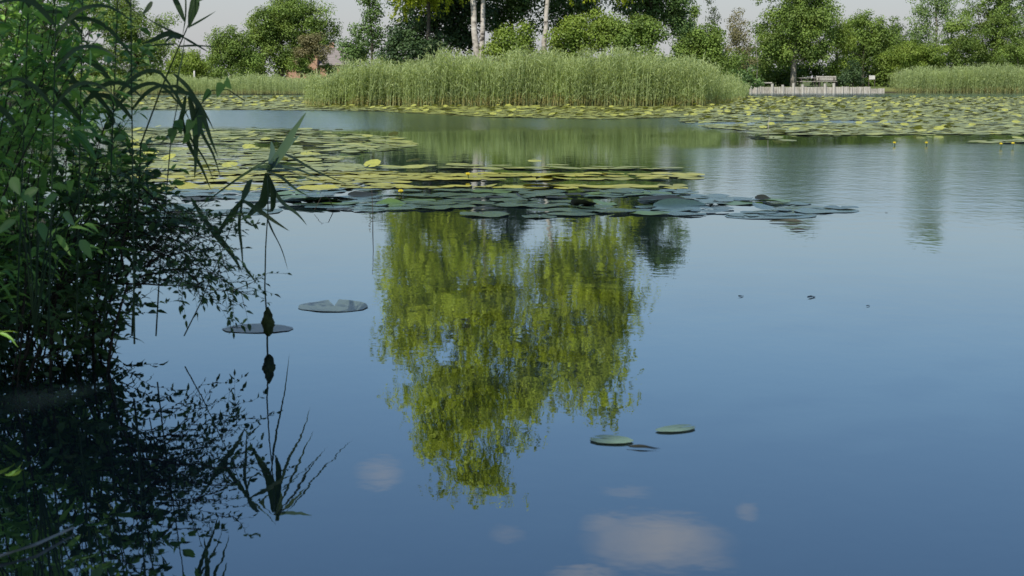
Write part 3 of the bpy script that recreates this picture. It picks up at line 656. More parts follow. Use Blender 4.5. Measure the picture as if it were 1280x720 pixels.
# raised, folded leaves in the shaded raft
lone_pad(488, 256, 36, 'padgreen', 'green folded lily pad standing up near the left of the raft', rz=0.1, tilt=(0.10, 0.0), var=0.22)
lone_pad(455, 246, 40, 'padbrown', 'dark folded lily pad standing left of the green folded one', rz=0.5, tilt=(0.10, 0.0), var=0.15)
lone_pad(730, 260, 34, 'padbrown', 'dark curled lily pad in the middle of the raft', rz=2.2, tilt=(0.15, 0.2), var=0.35)
lone_pad(757, 256, 34, 'padgreen', 'green lily pad beside the dark curled one in the raft', rz=1.2, tilt=(0.1, 0.0), var=0.2)
lone_pad(655, 252, 26, 'padbrown', 'small dark curled lily pad in the raft left of the middle', rz=1.2, tilt=(0.2, 0.2), var=0.4)
lone_pad(955, 251, 24, 'padbrown', 'dark crumpled lily pad lump at the right of the raft', rz=0.2, tilt=(0.12, 0.1), var=0.35)
lone_pad(830, 251, 60, 'padbrown', 'dark edged lily pad at the right centre of the raft', rz=0.2, tilt=(0.05, 0.0), var=0.1)
for px, py, w, lab in ((1085, 383, 9, 'dark floating leaf scrap on open water at the right'), (1014, 372, 18, 'dark floating leaf scrap left of the right hand one'),
                       (926, 371, 12, 'tiny dark floating leaf scrap nearest to the tree reflection'), (1108, 266, 7, 'tiny dark leaf scrap floating beyond the raft tip'),
                       (985, 278, 44, 'dark leaf shred floating below the right end of the raft'), (999, 288, 26, 'thin dark leaf shred lowest below the raft'), (803, 561, 40, 'dark leaf scrap floating beside the bright mint pad')):
    lone_pad(px, py, w, 'padbrown', lab, 'floating_leaf', rz=random.uniform(-0.3, 0.3) if w > 20 else 1.0, squash=0.2 if w > 20 else 0.5, tilt=(0.02, 0.02), var=0.15)

# yellow water lilies
def lily(px, py, h, label):
    c = ground(px, py); t = thing('water_lily', label, 'flower', (c.x, c.y, 0), group='yellow water lilies standing above the pads')
    mb = MB(); mb.tube([(0, 0, -0.05), (0.006, 0, h * 0.5), (0, 0.004, h)], 0.006, 6); mb.build('stem', M['reednear'], t, True)
    p = MB()
    for k in range(5):
        a = k * 2 * math.pi / 5; ca, sa = math.cos(a), math.sin(a); v = []
        for (r, z, w) in ((0.004, 0, 0.01), (0.018, 0.007, 0.019), (0.021, 0.020, 0.019), (0.014, 0.031, 0.007)):
            for s in (-1, 1): v.append((ca * r - sa * w * s, sa * r + ca * w * s, h + z))
        p.add(v, [(0, 1, 3, 2), (2, 3, 5, 4), (4, 5, 7, 6)])
    p.tube([(0, 0, h), (0, 0, h + 0.02), (0, 0, h + 0.026)], [0.012, 0.014, 0.009], 8)
    p.build('flower', M['petal'], t, True)
lily(501, 244, 0.03, 'yellow water lily flower at the edge of the shaded raft')
lily(585, 224, 0.05, 'yellow water lily flower among the thin sunlit rows')
lily(1118, 182, 0.04, 'leftmost of four yellow water lilies fringing the right pad field')
lily(1158, 182, 0.04, 'second from left of four yellow water lilies fringing the right pad field')
lily(1251, 185, 0.06, 'third from left of four yellow water lilies fringing the right pad field')
lily(1266, 185, 0.07, 'rightmost of four yellow water lilies fringing the right pad field')

# ------------------------------------------------------------------ near bush on the left
LPROF = [(0, .12), (.18, .75), (.42, 1), (.7, .68), (1, .04)]
def shrub_near(name, label, stems, leaf_len, leaf_w, spacing, mat='shrub', droop=0.25, twig_r=0.006, start=0.15):
    """stems: list of polylines; side twigs and leaves grow along them"""
    t = thing(name, label, 'shrub', tuple(stems[0][0]))
    inv = Vector(stems[0][0]); mb = MB(); LP = []; LD = []
    def walk(pts, r0, depth, s0):
        pts = [Vector(p) for p in pts]; n = len(pts)
        mb.tube([p - inv for p in pts], [r0 * (1 - 0.8 * i / (n - 1)) for i in range(n)], 5)
        ln = [0.0]
        for i in range(n - 1): ln.append(ln[-1] + (pts[i + 1] - pts[i]).length)
        tot = ln[-1]; s = tot * s0; side = random.random() * 6.28
        while s < tot:
            i = max(k for k in range(n - 1) if ln[k] <= s); u = (s - ln[i]) / max(1e-6, ln[i + 1] - ln[i])
            p = pts[i].lerp(pts[i + 1], u); d = (pts[i + 1] - pts[i]).normalized()
            side += 2.4 + random.uniform(-.4, .4)
            q = Vector((math.cos(side), math.sin(side), 0.15)); q = (q - d * q.dot(d)).normalized()
            if depth < 1 and random.random() < 0.30:
                L = random.uniform(0.16, 0.42) * (1.15 - 0.5 * s / tot); e = (d * 0.7 + q * 0.9).normalized()
                a = p + e * L * 0.35; b = a + (e + Vector((0, 0, 0.15))).normalized() * L * 0.35; c = b + (e + Vector((0.05, 0, -0.35))).normalized() * L * 0.35
                walk([p, a, b, c], r0 * 0.45, depth + 1, 0.12)
            else:
                LP.append(p); LD.append((d * random.uniform(.2, .8) + q).normalized())
            s += spacing * random.uniform(.6, 1.4) * (1.6 if depth == 0 else 1)
        for _ in range(2): LP.append(pts[-1]); LD.append((pts[-1] - pts[-2]).normalized())
    for st in stems: walk(st, twig_r * random.uniform(.8, 1.3), 0, start)
    P = np.array([p - inv for p in LP]); D = np.array(LD); n = len(P)
    Nrm = unit(np.array([0, 0, 1.0]) + RNG.normal(size=(n, 3)) * 0.55)
    Ln = leaf_len * (0.55 + 0.8 * RNG.random(n)); Wd = leaf_w * (0.6 + 0.7 * RNG.random(n)) * Ln / leaf_len
    V, Fq, k = blades(P, D, Nrm, Ln, Wd, LPROF, droop * (0.3 + 1.2 * RNG.random(n)), 0.3)
    mesh_obj('foliage', V, Fq, M[mat], t, tint=np.repeat(np.clip(0.45 + RNG.normal(size=n) * 0.36, 0, 1), k), smooth=True)
    mb.build('stem', M['twig'], t, True)
    return n
def arch(b, tip, bulge, n=7):
    b, tip = Vector(b), Vector(tip); out = []
    for i in range(n):
        u = i / (n - 1); p = b.lerp(tip, u); p.z += bulge * math.sin(u * math.pi); p.x += random.gauss(0, .012) ; p.y += random.gauss(0, .012)
        out.append(p)
    return out
edge_y = [-160, -60, 0, 60, 120, 180, 240, 300, 360, 410]
edge_x = [120, 150, 165, 185, 195, 205, 215, 188, 165, 140]
def bush_stems(n, y_lo, y_hi, Y0, Y1, fill):
    out = []
    for _ in range(n):
        Yd = random.uniform(Y0, Y1); ty = random.uniform(y_lo, y_hi)
        ex = float(np.interp(ty, edge_y, edge_x)); tx = ex - abs(random.gauss(0, 1)) * fill - 8
        tip = at(tx, ty, Yd); bx = tip.x - random.uniform(0.15, 0.8)
        base = (min(bx, at(150, 400, Yd).x), Yd + random.uniform(-.3, .3), -0.06)
        out.append(arch(base, tip, random.uniform(0.02, 0.22) + 0.1 * (ty > 200)))
    return out
NL = 0
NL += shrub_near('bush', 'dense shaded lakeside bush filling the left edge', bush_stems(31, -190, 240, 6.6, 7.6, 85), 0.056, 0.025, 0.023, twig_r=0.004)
NL += shrub_near('bush', 'low dark bush leaning over the water below the dense bush', bush_stems(36, 190, 425, 6.3, 7.4, 62), 0.050, 0.024, 0.021, start=0.02, mat='shrubshade')
NL += shrub_near('bush', 'long leaved bush at the upper left in front of the dense bush', bush_stems(14, -220, 120, 5.9, 6.6, 75), 0.10, 0.022, 0.030, droop=0.4, twig_r=0.004, mat='shrubsun')
# hanging small-leaved twigs at its right
tw = []
for k in range(46):
    Yd = random.uniform(6.5, 7.3); a = at(random.uniform(130, 185), random.uniform(230, 360), Yd); b = at(random.uniform(215, 305), random.uniform(262, 385), Yd + random.uniform(-.2, .2))
    tw.append(arch(a, b, random.uniform(0.0, 0.08)))
NL += shrub_near('willow_spray', 'fine twiggy spray with tiny leaves trailing right from the bush', tw, 0.026, 0.013, 0.024, twig_r=0.0035, start=0.2, mat='shrubshade')

# ------------------------------------------------------------------ near reeds, each an object of its own
def strap(pts, w, tilt=0.0, fold=0.18):
    """one reed blade along a polyline (world points), widest at a third"""
    P = [Vector(p) for p in pts]; fine = []
    for i in range(len(P) - 1):
        p0 = P[max(0, i - 1)]; p1 = P[i]; p2 = P[i + 1]; p3 = P[min(len(P) - 1, i + 2)]
        for j in range(4):
            t = j / 4; fine.append(0.5 * ((2 * p1) + (p2 - p0) * t + (2 * p0 - 5 * p1 + 4 * p2 - p3) * t * t + (3 * p1 - p0 - 3 * p2 + p3) * t ** 3))
    fine.append(P[-1]); n = len(fine); v = []; f = []
    for i, p in enumerate(fine):
        d = (fine[min(i + 1, n - 1)] - fine[max(0, i - 1)]).normalized(); view = Vector((0.15, -1, 0.35 + tilt)).normalized()
        s = d.cross(view).normalized(); nn = s.cross(d); u = i / (n - 1)
        ww = w * 0.5 * (0.45 + 0.55 * min(1, u / 0.25)) * (1 - max(0, (u - 0.35) / 0.65) ** 1.6)
        v += [p + s * ww + nn * ww * fold, p, p - s * ww + nn * ww * fold]
        if i: b = (i - 1) * 3; f += [(b, b + 1, b + 4, b + 3), (b + 1, b + 2, b + 5, b + 4)]
    return v, f
def reed(label, Y, stem_px, leaves_px, stem_r=0.0045, extra=None, back=0.0, wide=1.0):
    base = at(*stem_px[0], Y); t = thing('reed', label, 'reed', tuple(base))
    mb = MB(); pts = [at(a, b, Y) - base for a, b in stem_px]
    mb.tube(pts, [stem_r * (1 - 0.55 * i / (len(pts) - 1)) for i in range(len(pts))], 7); mb.build('stem', M['reednear'], t, True)
    for pl, w in leaves_px:
        dy = random.uniform(-.12, .12) + (back if pl[-1][0] > pl[0][0] else back * .4); n = len(pl)
        p3 = [at(a, b, Y + dy * i / (n - 1)) - base for i, (a, b) in enumerate(pl)]
        v, f = strap(p3, w * wide * Y / F_PX, random.uniform(-.3, .3))
        mesh_obj('leaf', v, f, M['reednear'], t, tint=np.full(len(f), random.uniform(.2, .8)), smooth=True)
    if extra: extra(t, base)
    return t
def algae_lump(t, base):
    V = []; Fq = []; n, m = 14, 16; c = at(335, 402, 7.16) - base
    for j in range(m + 1):
        v = j / m; z = (0.5 - v) * 0.135
        for i in range(n):
            a = 2 * math.pi * i / n; r = 0.027 * math.sin(math.pi * min(max(v, .02), .98)) ** 0.6 * (0.55 + 0.6 * v) * (1 + 0.35 * math.sin(3 * a + 7 * v) * math.sin(9 * v + a) + random.uniform(-.15, .15))
            V.append((c.x + r * math.cos(a) * 1.05, c.y + r * math.sin(a), c.z + z))
    for j in range(m):
        for i in range(n):
            k = (i + 1) % n; Fq.append((j * n + i, j * n + n + i, j * n + n + k, j * n + k))
    mesh_obj('algae_clump', V, Fq, M['algae'], t, smooth=True)
reed('lone upright reed stem with a green algae clump at its foot', 7.16,
     [(334, 436), (334, 405), (331, 360), (332, 310), (335, 262), (334, 212)],
     [([(334, 214), (352, 190), (366, 166), (383, 140)], 9), ([(336, 212), (350, 194), (362, 180), (375, 168)], 8), ([(338, 205), (341, 192), (339, 176)], 7),
      ([(334, 212), (318, 212), (345, 208), (372, 212), (402, 224)], 6), ([(334, 214), (360, 214), (380, 222), (405, 228)], 6), ([(336, 205), (356, 193), (395, 214), (438, 232)], 3),
      ([(336, 200), (318, 210), (285, 232), (245, 262)], 3), ([(334, 216), (330, 250), (318, 262), (306, 275)], 9), ([(335, 222), (350, 250), (372, 268), (384, 282)], 4),
      ([(335, 215), (352, 222), (372, 238), (388, 246)], 3), ([(333, 270), (340, 288), (352, 312), (360, 338)], 2.5), ([(334, 218), (341, 240), (340, 262), (330, 262)], 6)], extra=algae_lump, back=0.95, wide=1.3)
reed('leaning reed whose broad dark blades droop beside the lone stem', 7.0,
     [(230, 420), (250, 380), (275, 320), (292, 275), (303, 250)],
     [([(303, 250), (290, 268), (277, 285), (268, 296)], 8), ([(254, 272), (272, 296), (290, 318), (303, 341)], 8), ([(303, 250), (322, 262), (342, 276), (362, 289)], 6),
      ([(303, 252), (299, 280), (302, 310), (304, 338)], 4), ([(303, 330), (312, 342), (322, 356)], 3), ([(303, 250), (308, 238), (312, 228), (316, 224)], 8), ([(254, 272), (244, 256), (238, 246)], 5),
      ([(300, 256), (306, 275), (318, 282), (325, 272)], 2.5)], stem_r=0.003)
reed('tall thin reed crossing the pale sky with a dark drooping plume', 6.6,
     [(165, 420), (170, 300), (176, 180), (200, 115), (222, 62), (236, 30), (246, -12)],
     [([(228, 46), (212, 38), (196, 30), (182, 22)], 3), ([(230, 46), (210, 42), (192, 50), (176, 55)], 7), ([(228, 46), (245, 56), (262, 66)], 3), ([(236, 34), (252, 25), (270, 14)], 3),
      ([(222, 58), (245, 57), (275, 59)], 2.5), ([(222, 55), (200, 56), (180, 58)], 3), ([(226, 48), (215, 46), (205, 54)], 5), ([(245, -8), (243, 8), (239, 22), (236, 36)], 12),
      ([(214, -10), (222, 6), (228, 20), (231, 28)], 7), ([(232, -12), (232, 20), (228, 45)], 2), ([(246, 2), (258, -4), (268, -14)], 4), ([(190, 2), (184, 12), (178, 18)], 6), ([(200, 115), (236, 117), (254, 138), (268, 164)], 5)])
reed('bowed reed with a fan of narrow hanging blades above the pads', 6.8,
     [(195, 420), (200, 330), (208, 240), (214, 170), (222, 130), (234, 118)],
     [([(217, 92), (232, 106), (244, 122), (252, 138)], 5), ([(236, 120), (243, 150), (245, 190), (243, 224)], 8), ([(238, 120), (252, 140), (262, 170), (273, 198)], 6), ([(240, 128), (252, 165), (266, 192), (276, 222)], 4),
      ([(226, 140), (236, 180), (252, 210), (264, 238)], 5), ([(222, 150), (236, 170), (256, 200), (268, 228)], 3), ([(234, 118), (220, 108), (206, 110)], 5), ([(222, 130), (222, 100), (228, 70), (231, 45)], 2.5),
      ([(232, 120), (226, 150), (212, 168), (200, 180)], 6), ([(246, 128), (250, 150), (248, 175)], 8)], stem_r=0.0035)
for k, (px0, px1, top, Y, lab) in enumerate(((95, 104, -40, 6.2, 'dark upright reed rising out of the bush, left one of the near pair'), (168, 163, -40, 6.3, 'dark upright reed rising out of the bush, right one of the near pair'),
                                             (20, 38, -60, 6.0, 'reed at the far left of the bush with long arching blades'), (130, 150, -70, 6.4, 'reed with upright blades between the near pair in the bush'), (60, 70, 10, 5.8, 'short reed inside the bush with spreading blades'))):
    ys = np.linspace(430, top, 6); xs = np.linspace(px0, px1, 6); lv = []
    for j in range(5):
        y0 = random.uniform(top + 10, 170); x0 = float(np.interp(y0, ys[::-1], xs[::-1])); s = random.choice((-1, 1)); L = random.uniform(70, 120)
        lv.append(([(x0, y0), (x0 + s * L * .3, y0 - L * .32), (x0 + s * L * .65, y0 - L * .36), (x0 + s * L, y0 - L * random.uniform(-.25, .2))], random.uniform(5, 8)))
    reed(lab, Y, list(zip(xs, ys)), lv, stem_r=0.004)
# bindweed with broad leaves climbing over the reeds
t = thing('bindweed', 'climbing bindweed strand with broad leaves beside the hanging blades', 'plant', tuple(at(214, 170, 6.75)))
b0 = at(214, 170, 6.75); mb = MB()
for pl in ([(214, 170), (236, 160), (250, 132), (265, 113), (285, 112), (306, 126)], [(236, 160), (240, 175), (246, 186)]):
    mb.tube([at(a, b, 6.75) - b0 for a, b in pl], 0.0022, 5)
mb.build('stem', M['reednear'], t, True)
P = np.array([at(a, b, 6.75) - b0 for a, b in ((278, 104), (264, 114), (282, 100), (240, 150), (228, 158), (250, 158), (238, 168), (222, 150), (246, 146), (232, 142), (252, 168), (216, 160))]); n = len(P)
D = unit(RNG.normal(size=(n, 3)) * np.array([1, .5, .5]) + np.array([0, 0, -.5])); Nrm = unit(np.array([0, -0.8, 0.6]) + RNG.normal(size=(n, 3)) * .3)
V, Fq, k = blades(P, D, Nrm, np.full(n, 0.055), np.full(n, 0.042), [(0, .5), (.15, 1), (.45, .85), (.75, .45), (1, .03)], np.full(n, .2), .25)
mesh_obj('foliage', V, Fq, M['shrub'], t, tint=np.repeat(RNG.random(n), k), smooth=True)
# broad dock-like leaves low in the bush
t = thing('dock_plant', 'broad leaved plant catching sky light low at the left edge', 'plant', tuple(at(40, 330, 5.7)))
b0 = at(40, 330, 5.7); mb = MB(); LPs = []
for a, b in ((28, 240), (48, 236), (72, 244), (20, 275), (50, 278), (78, 268), (14, 222), (100, 300)):
    p = at(a, b, 5.7) - b0; mb.tube([(0, 0, -0.25), p * 0.5 + Vector((0, 0.02, -.03)), p], [.004, .003, .002], 5); LPs.append(p)
mb.build('stem', M['reednear'], t, True); P = np.array(LPs); n = len(P)
D = unit(RNG.normal(size=(n, 3)) * np.array([.8, .4, .3]) + np.array([0.1, -.3, -.45])); Nrm = unit(np.array([0, -0.7, 0.75]) + RNG.normal(size=(n, 3)) * .25)
V, Fq, k = blades(P, D, Nrm, 0.06 + 0.02 * RNG.random(n), 0.034 + 0.01 * RNG.random(n), LPROF, np.full(n, .3), .25)
mesh_obj('foliage', V, Fq, M['shrub'], t, tint=np.repeat(0.2 + 0.4 * RNG.random(n), k), smooth=True)
# pale dead stalk lying at the lower left and broken stalks at the raft
def stalk(label, pts, r, mat='postwood'):
    mb = MB(); mb.tube(pts, [r * (1 - .5 * i / (len(pts) - 1)) for i in range(len(pts))], 6); return tag(mb.build('dead_stalk', M[mat], None, True), label, 'stalk')
g0, g1, g2 = ground(-10, 704), ground(45, 688), ground(92, 664)
stalk('pale dead stalk floating at the lower left corner', [g0 + Vector((0, 0, .012)), g1 + Vector((0, 0, .016)), g2 + Vector((0, 0, .01))], 0.006)
gA = ground(466, 290)
stalk('thin bare stalk standing in the water at the left of the raft', [gA, gA + Vector((0.002, 0, .15)), gA + Vector((-.004, 0, .33))], 0.004, 'twig')
gA = ground(410, 262)
stalk('bent dark stalk drooping over the left end of the raft', [gA + Vector((.05, 0, 0.02)), gA + Vector((0, 0, .12)), gA + Vector((-.05, -.1, .12)), gA + Vector((-.09, -.3, .02))], 0.004, 'twig')
gA = ground(960, 172)
stalk('pale reed stalk standing at the left edge of the right pad field', [gA, gA + Vector((0.0, 0, .2)), gA + Vector((.02, 0, .42))], 0.009)

# ------------------------------------------------------------------ timber bank wall, bench, table
YW = 133.0
x0, x1 = at(938, 110, YW).x, at(1106, 110, YW).x
w = thing('retaining_wall', 'weathered timber retaining wall along the right bank', 'wall', (x0, YW, 0))
Lw = x1 - x0; npan = 19; pw = Lw / npan
for k in range(npan):
    h = 0.50 + 0.02 * math.sin(k * 2.1) - (0.12 if k >= npan - 2 else 0)
    mb = MB(); nb = 4
    for j in range(nb): mb.box((k * pw + pw * (j + .5) / nb, 0.05 + 0.008 * (j % 2), h / 2 - 0.15), (pw / nb - .012 - (0.02 if j in (0, 3) else 0), .06, h + .3 + random.uniform(-.02, .02)))
    mb.build('plank_panel', M['wood'], w)
for px, top in ((938, 103.5), (945, 103), (965, 104.5), (978, 106), (991.5, 104), (1003, 105.5), (1010, 109), (1020, 109), (1031, 104.5), (1042, 104), (1053, 108), (1064, 109), (1075, 109), (1087, 109)):
    zt = at(px, top, YW).z; mb = MB(); xx = at(px, 110, YW).x - x0; r = .12 if top < 107 else .07
    mb.tube([(xx, -0.06, -.4), (xx + .01, -0.06, zt * .6), (xx, -0.06, zt - .02), (xx, -0.06, zt)], [r, r * .98, r * .95, r * .8], 10); mb.build('post', M['postwood'], w)
gt = MB(); xa, xb = at(950, 110, YW).x - x0, at(964, 110, YW).x - x0; zt = at(950, 103.5, YW).z
gt.box(((xa + xb) / 2, -.16, zt), (xb - xa + .1, .06, .09)); gt.box((xa, -.16, zt / 2 - .05), (.07, .06, zt - .2)); gt.box((xb, -.16, zt / 2 - .05), (.07, .06, zt - .2))
gt.build('rail_frame', M['postwood'], w)
def bench(px_l, px_r, ytop, Y, label):
    xl, xr = at(px_l, 100, Y).x, at(px_r, 100, Y).x; L = xr - xl; z0 = 0.5
    t = thing('park_bench', label, 'bench', ((xl + xr) / 2, Y, z0))
    mb = MB()
    for j in range(3): mb.box((0, 0.26 + .03 * j, .58 + .13 * j), (L, .04, .105))
    mb.build('backrest', M['postwood'], t)
    mb = MB()
    for j in range(3): mb.box((0, -.16 + .14 * j, .44), (L, .12, .04))
    mb.build('seat', M['wood'], t)
    for sx in (-1, 1):
        mb = MB(); mb.box((sx * L * .38, -.14, .205), (.08, .08, .43)); mb.box((sx * L * .38, .19, .40), (.08, .06, .8)); mb.box((sx * L * .38, .02, .37), (.07, .26, .07)); mb.build('leg', M['darkwood'], t)
bench(1021, 1046, 98, 135.0, 'pale wooden bench under the large round tree')
def picnic(px, Y, label):
    c = at(px, 100, Y); t = thing('picnic_table', label, 'table', (c.x, Y, 0.5))
    mb = MB()
    for j in range(4): mb.box((0, -.3 + .2 * j, .74), (1.5, .18, .04))
    mb.build('tabletop', M['wood'], t)
    for s in (-1, 1):
        mb = MB(); mb.box((0, s * .7, .44), (1.5, .24, .04)); mb.build('seat', M['wood'], t)
        mb = MB(); mb.tube([(s * .55, -.72, 0), (s * .55, -.25, .72)], .04, 6); mb.tube([(s * .55, .72, 0), (s * .55, .25, .72)], .04, 6); mb.box((s * .55, 0, .39), (.05, 1.5, .07)); mb.build('leg', M['darkwood'], t)
picnic(1009, 136.2, 'grey picnic table in tree shade left of the pale bench')
# white post and white board on the far banks
mb = MB(); c = at(243, 98, 146); mb.tube([(0, 0, 0), (0, 0, 1.0), (0, 0, 1.3), (0, 0, 1.35)], [.08, .08, .08, .05], 10)
o = mb.build('marker_post', M['white'], None, True); o.location = (c.x, 146, ground_z(c.x, 146)); tag(o, 'small white post among the far left reeds', 'post')
c = at(1090, 98, 139.5); t = thing('notice_board', 'small white board on two legs on the far right lawn', 'sign', (c.x, 139.5, ground_z(c.x, 139.5)))
mb = MB(); mb.box((0, 0, 0.85), (0.5, .05, .34)); mb.build('panel', M['white'], t)
for s in (-1, 1): mb = MB(); mb.box((s * .25, .06, .4), (.06, .06, 1.3)); mb.build('leg', M['darkwood'], t)

# ------------------------------------------------------------------ brick house
Yh = 168.0; c = at(403, 98, Yh); gz = ground_z(c.x, Yh)
hs = thing('brick_house', 'brick house with low grey roof half hidden on the far left bank', 'house', (c.x, Yh, gz))
mpx = Yh / F_PX
def prism(mb, xa, xb, ya, yb, zb, zt, along):
    if along == 'x':
        ym = (ya + yb) / 2; v = [(xa, ya, zb), (xb, ya, zb), (xb, yb, zb), (xa, yb, zb), (xa, ym, zt), (xb, ym, zt)]; f = [(0, 1, 5, 4), (2, 3, 4, 5), (0, 4, 3), (1, 2, 5), (3, 2, 1, 0)]
    else:
        xm = (xa + xb) / 2; v = [(xa, ya, zb), (xb, ya, zb), (xb, yb, zb), (xa, yb, zb), (xm, ya, zt), (xm, yb, zt)]; f = [(0, 1, 4), (1, 2, 5, 4), (2, 3, 5), (3, 0, 4, 5), (3, 2, 1, 0)]
    mb.add(v, f)
zE = at(0, 82, Yh).z - gz; zR = at(0, 59.5, Yh).z - gz
mb = MB(); mb.add([(-3.4, -3, 0), (-.1, -3, 0), (-.1, 3, 0), (-3.4, 3, 0), (-3.4, -3, zR - .9), (-.1, -3, zR - .9), (-.1, 3, zR - .9), (-3.4, 3, zR - .9), (-1.75, -3, zR + .3), (-1.75, 3, zR + .3)],
              [(0, 1, 5, 8, 4), (1, 2, 6, 5), (2, 3, 7, 9, 6), (3, 0, 4, 7)])
mb.box((1.45, 0, zE / 2), (3.0, 5.0, zE)); mb.build('wall', M['brick'], hs)
mb = MB(); prism(mb, -.05, 3.1, -2.75, 2.75, zE + .02, zR, 'x')
v = [(-3.7, -3.2, zR - 1.05), (-1.75, -3.2, zR + .42), (.2, -3.2, zR - 1.05), (.2, 3.2, zR - 1.05), (-1.75, 3.2, zR + .42), (-3.7, 3.2, zR - 1.05)]
v2 = [(a, b, d + .16) for a, b, d in v]
mb.add(v + v2, [(0, 5, 4, 1), (1, 4, 3, 2), (6, 7, 10, 11), (7, 8, 9, 10), (0, 1, 7, 6), (1, 2, 8, 7), (3, 4, 10, 9), (4, 5, 11, 10), (2, 3, 9, 8), (5, 0, 6, 11)])
rf = mb.build('roof', M['roof'], hs); mb = MB(); mb.box((1.0, .4, zR + .1), (.5, .5, .9)); mb.build('chimney', M['brick'], rf)
for wx, wz, ww, hh, yy in ((-1.75, 1.75, 1.1, 1.2, -3.0), (1.3, 1.2, 1.0, .9, -2.5)):
    mb = MB(); mb.box((wx, yy - .05, wz), (ww, .08, hh)); fr = mb.build('window', M['darkwood'], hs); mb = MB(); mb.box((wx, yy - .1, wz), (ww - .16, .03, hh - .16)); mb.build('pane', M['glass'], fr)

# ------------------------------------------------------------------ the trees behind the camera whose shade lies over the near water
for k, (x, y, h, rr) in enumerate(((-9, -6, 17.5, 4.6), (-3.5, -7.5, 19, 4.6), (2.5, -6.5, 18, 4.6), (8, -7, 18.5, 4.6), (-14, -5, 16, 4.4))):
    t = thing('shade_tree', 'leafy tree on the near bank behind the viewer', 'tree', (x, y, ground_z(x, y)), group='trees on the near bank')
    lobes = [(0, 0, h * .62, rr, rr * .9, h * .36), (1.5, .6, h * .45, rr * .8, rr * .7, h * .2), (-1.2, .4, h * .48, rr * .8, rr * .7, h * .22)]
    C = crown_mesh(lobes, 120, 40, 0.55, 1.3, M['mid'], t)
    mb = MB(); mb.tube([(0, 0, -.2), (.1, 0, h * .25), (0, .2, h * .55), (.2, 0, h * .9)], [.38, .3, .2, .06], 10)
    for i in range(8): mb.tube(limb_path((.05, .1, h * .3 + i * .5), Vector(C[i]), .3), [.1, .08, .06, .05, .03, .02], 5)
    mb.build('trunk', M['bark'], t, True)

# ------------------------------------------------------------------ sky, sun, camera
SUN_EL, SUN_AZ = R(47), R(202)      # azimuth clockwise from +Y: behind the viewer, a little to the left
sv = Vector((math.sin(SUN_AZ) * math.cos(SUN_EL), math.cos(SUN_AZ) * math.cos(SUN_EL), math.sin(SUN_EL)))
wd = bpy.data.worlds.new('World'); scene.world = wd; wd.use_nodes = True
nt = wd.node_tree; N, L = nt.nodes, nt.links; N.clear()
out = N.new('ShaderNodeOutputWorld'); bg = N.new('ShaderNodeBackground'); bg.inputs['Strength'].default_value = 0.125
sky = N.new('ShaderNodeTexSky'); sky.sky_type = 'NISHITA'; sky.sun_disc = False; sky.sun_elevation = SUN_EL; sky.sun_rotation = SUN_AZ
sky.air_density = 1.0; sky.dust_density = 0.8; sky.ozone_density = 2.5
geo = N.new('ShaderNodeTexCoord')
no = N.new('ShaderNodeTexNoise'); no.inputs['Scale'].default_value = 14; no.inputs['Detail'].default_value = 3; no.inputs['Roughness'].default_value = 0.55
L.new(geo.outputs['Generated'], no.inputs['Vector'])
def cloud_dir(px, py):   # direction whose mirror image falls on that picture point
    d = ray(px, py).normalized(); return Vector((d.x, d.y, -d.z))
total = None
sep = N.new('ShaderNodeSeparateXYZ'); L.new(geo.outputs['Generated'], sep.inputs[0])
def m_(op, a, b):
    n = N.new('ShaderNodeMath'); n.operation = op
    for i, v in enumerate((a, b)):
        if isinstance(v, (int, float)): n.inputs[i].default_value = v
        else: L.new(v, n.inputs[i])
    return n.outputs[0]
nz = m_('MULTIPLY', m_('SUBTRACT', no.outputs['Fac'], 0.5), 1.8)
for px, py, wx, wy, k in ((822, 678, 112, 44, 1.0), (755, 655, 40, 18, 0.6), (474, 592, 38, 24, 0.75), (634, 668, 34, 16, 0.5), (784, 615, 40, 10, 0.4), (934, 638, 18, 16, 0.5), (725, 716, 60, 9, 0.7), (870, 700, 60, 14, .6), (1100, 800, 200, 60, 1), (300, 820, 220, 60, 1)):
    d = cloud_dir(px, py)
    a = m_('DIVIDE', m_('SUBTRACT', sep.outputs['X'], d.x), wx / F_PX * 0.93); b = m_('DIVIDE', m_('SUBTRACT', sep.outputs['Z'], d.z), wy / F_PX * 0.93)
    r2 = m_('ADD', m_('MULTIPLY', a, a), m_('MULTIPLY', b, b))
    v = m_('ADD', m_('SUBTRACT', 1.0, r2), nz)
    mr = N.new('ShaderNodeMapRange'); mr.interpolation_type = 'SMOOTHSTEP'; mr.inputs['From Min'].default_value = 0.0; mr.inputs['From Max'].default_value = 1.7; mr.inputs['To Max'].default_value = k * 0.85
    L.new(v, mr.inputs['Value'])
    g = m_('GREATER_THAN', sep.outputs['Y'], 0.0); c1 = m_('MULTIPLY', mr.outputs['Result'], g)
    total = c1 if total is None else m_('MAXIMUM', total, c1)
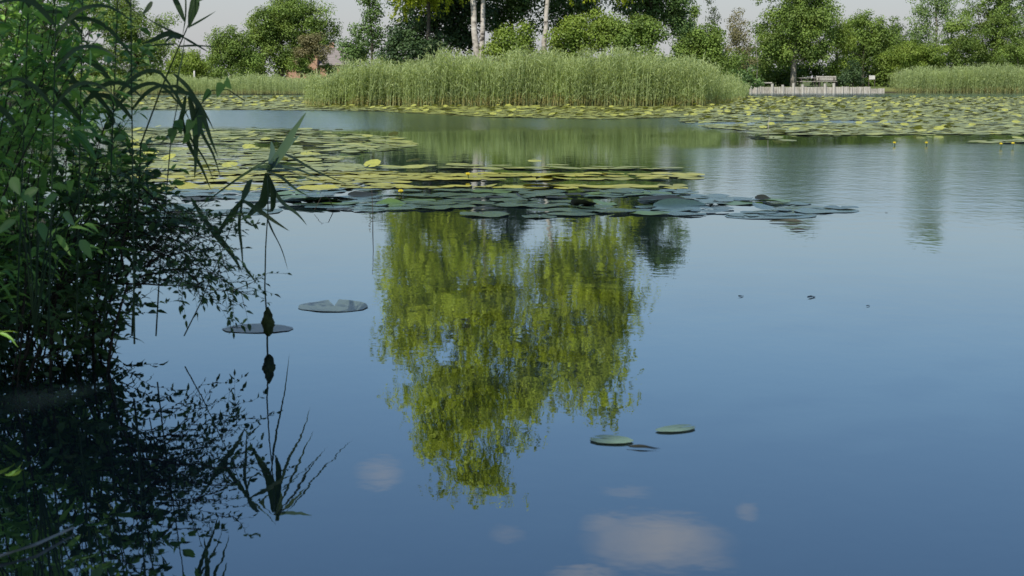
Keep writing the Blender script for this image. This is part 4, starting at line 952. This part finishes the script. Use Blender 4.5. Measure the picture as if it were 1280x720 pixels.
mx = N.new('ShaderNodeMix'); mx.data_type = 'RGBA'; L.new(total, mx.inputs['Factor']); hs_ = N.new('ShaderNodeHueSaturation'); hs_.inputs['Saturation'].default_value = 1.1; L.new(sky.outputs['Color'], hs_.inputs['Color']); L.new(hs_.outputs['Color'], mx.inputs['A']); mx.inputs['B'].default_value = (5.6, 5.4, 5.6, 1)
# summer haze: greys the lowest few degrees of sky
hz = N.new('ShaderNodeMapRange'); hz.interpolation_type = 'SMOOTHSTEP'; hz.inputs['From Min'].default_value = 0.0; hz.inputs['From Max'].default_value = 0.19; hz.inputs['To Min'].default_value = 0.85; hz.inputs['To Max'].default_value = 0.0
L.new(sep.outputs['Z'], hz.inputs['Value'])
mh = N.new('ShaderNodeMix'); mh.data_type = 'RGBA'; L.new(hz.outputs['Result'], mh.inputs['Factor']); L.new(mx.outputs['Result'], mh.inputs['A']); mh.inputs['B'].default_value = (4.0, 4.0, 4.3, 1)
L.new(mh.outputs['Result'], bg.inputs['Color']); L.new(bg.outputs['Background'], out.inputs['Surface'])
sl = bpy.data.lights.new('sun', 'SUN'); sl.energy = 5.0; sl.angle = R(0.5); sl.color = (1.0, 0.93, 0.80)
so = bpy.data.objects.new('sun', sl); COL.objects.link(so); so.rotation_euler = (-sv).to_track_quat('-Z', 'Y').to_euler(); so.location = sv * 50

cam = bpy.data.cameras.new('camera'); co = bpy.data.objects.new('camera', cam); COL.objects.link(co)
cam.sensor_width = 36; cam.lens = F_PX / 1280 * 36; cam.clip_start = 0.1; cam.clip_end = 6000
co.location = (0, 0, CAM_H); co.rotation_euler = (math.pi / 2 - PITCH, 0, 0)
cam.dof.use_dof = True; cam.dof.focus_distance = 22.0; cam.dof.aperture_fstop = 9.0
scene.camera = co
scene.view_settings.view_transform = 'Standard'; scene.view_settings.look = 'None'; scene.view_settings.exposure = 0
scene.cycles.use_denoising = True
scene.cycles.max_bounces = 8; scene.cycles.transparent_max_bounces = 8
print('near leaves', NL, 'pads', len(all_pads), 'far pads', len(rest), 'near depth', near_pads[-1][1])
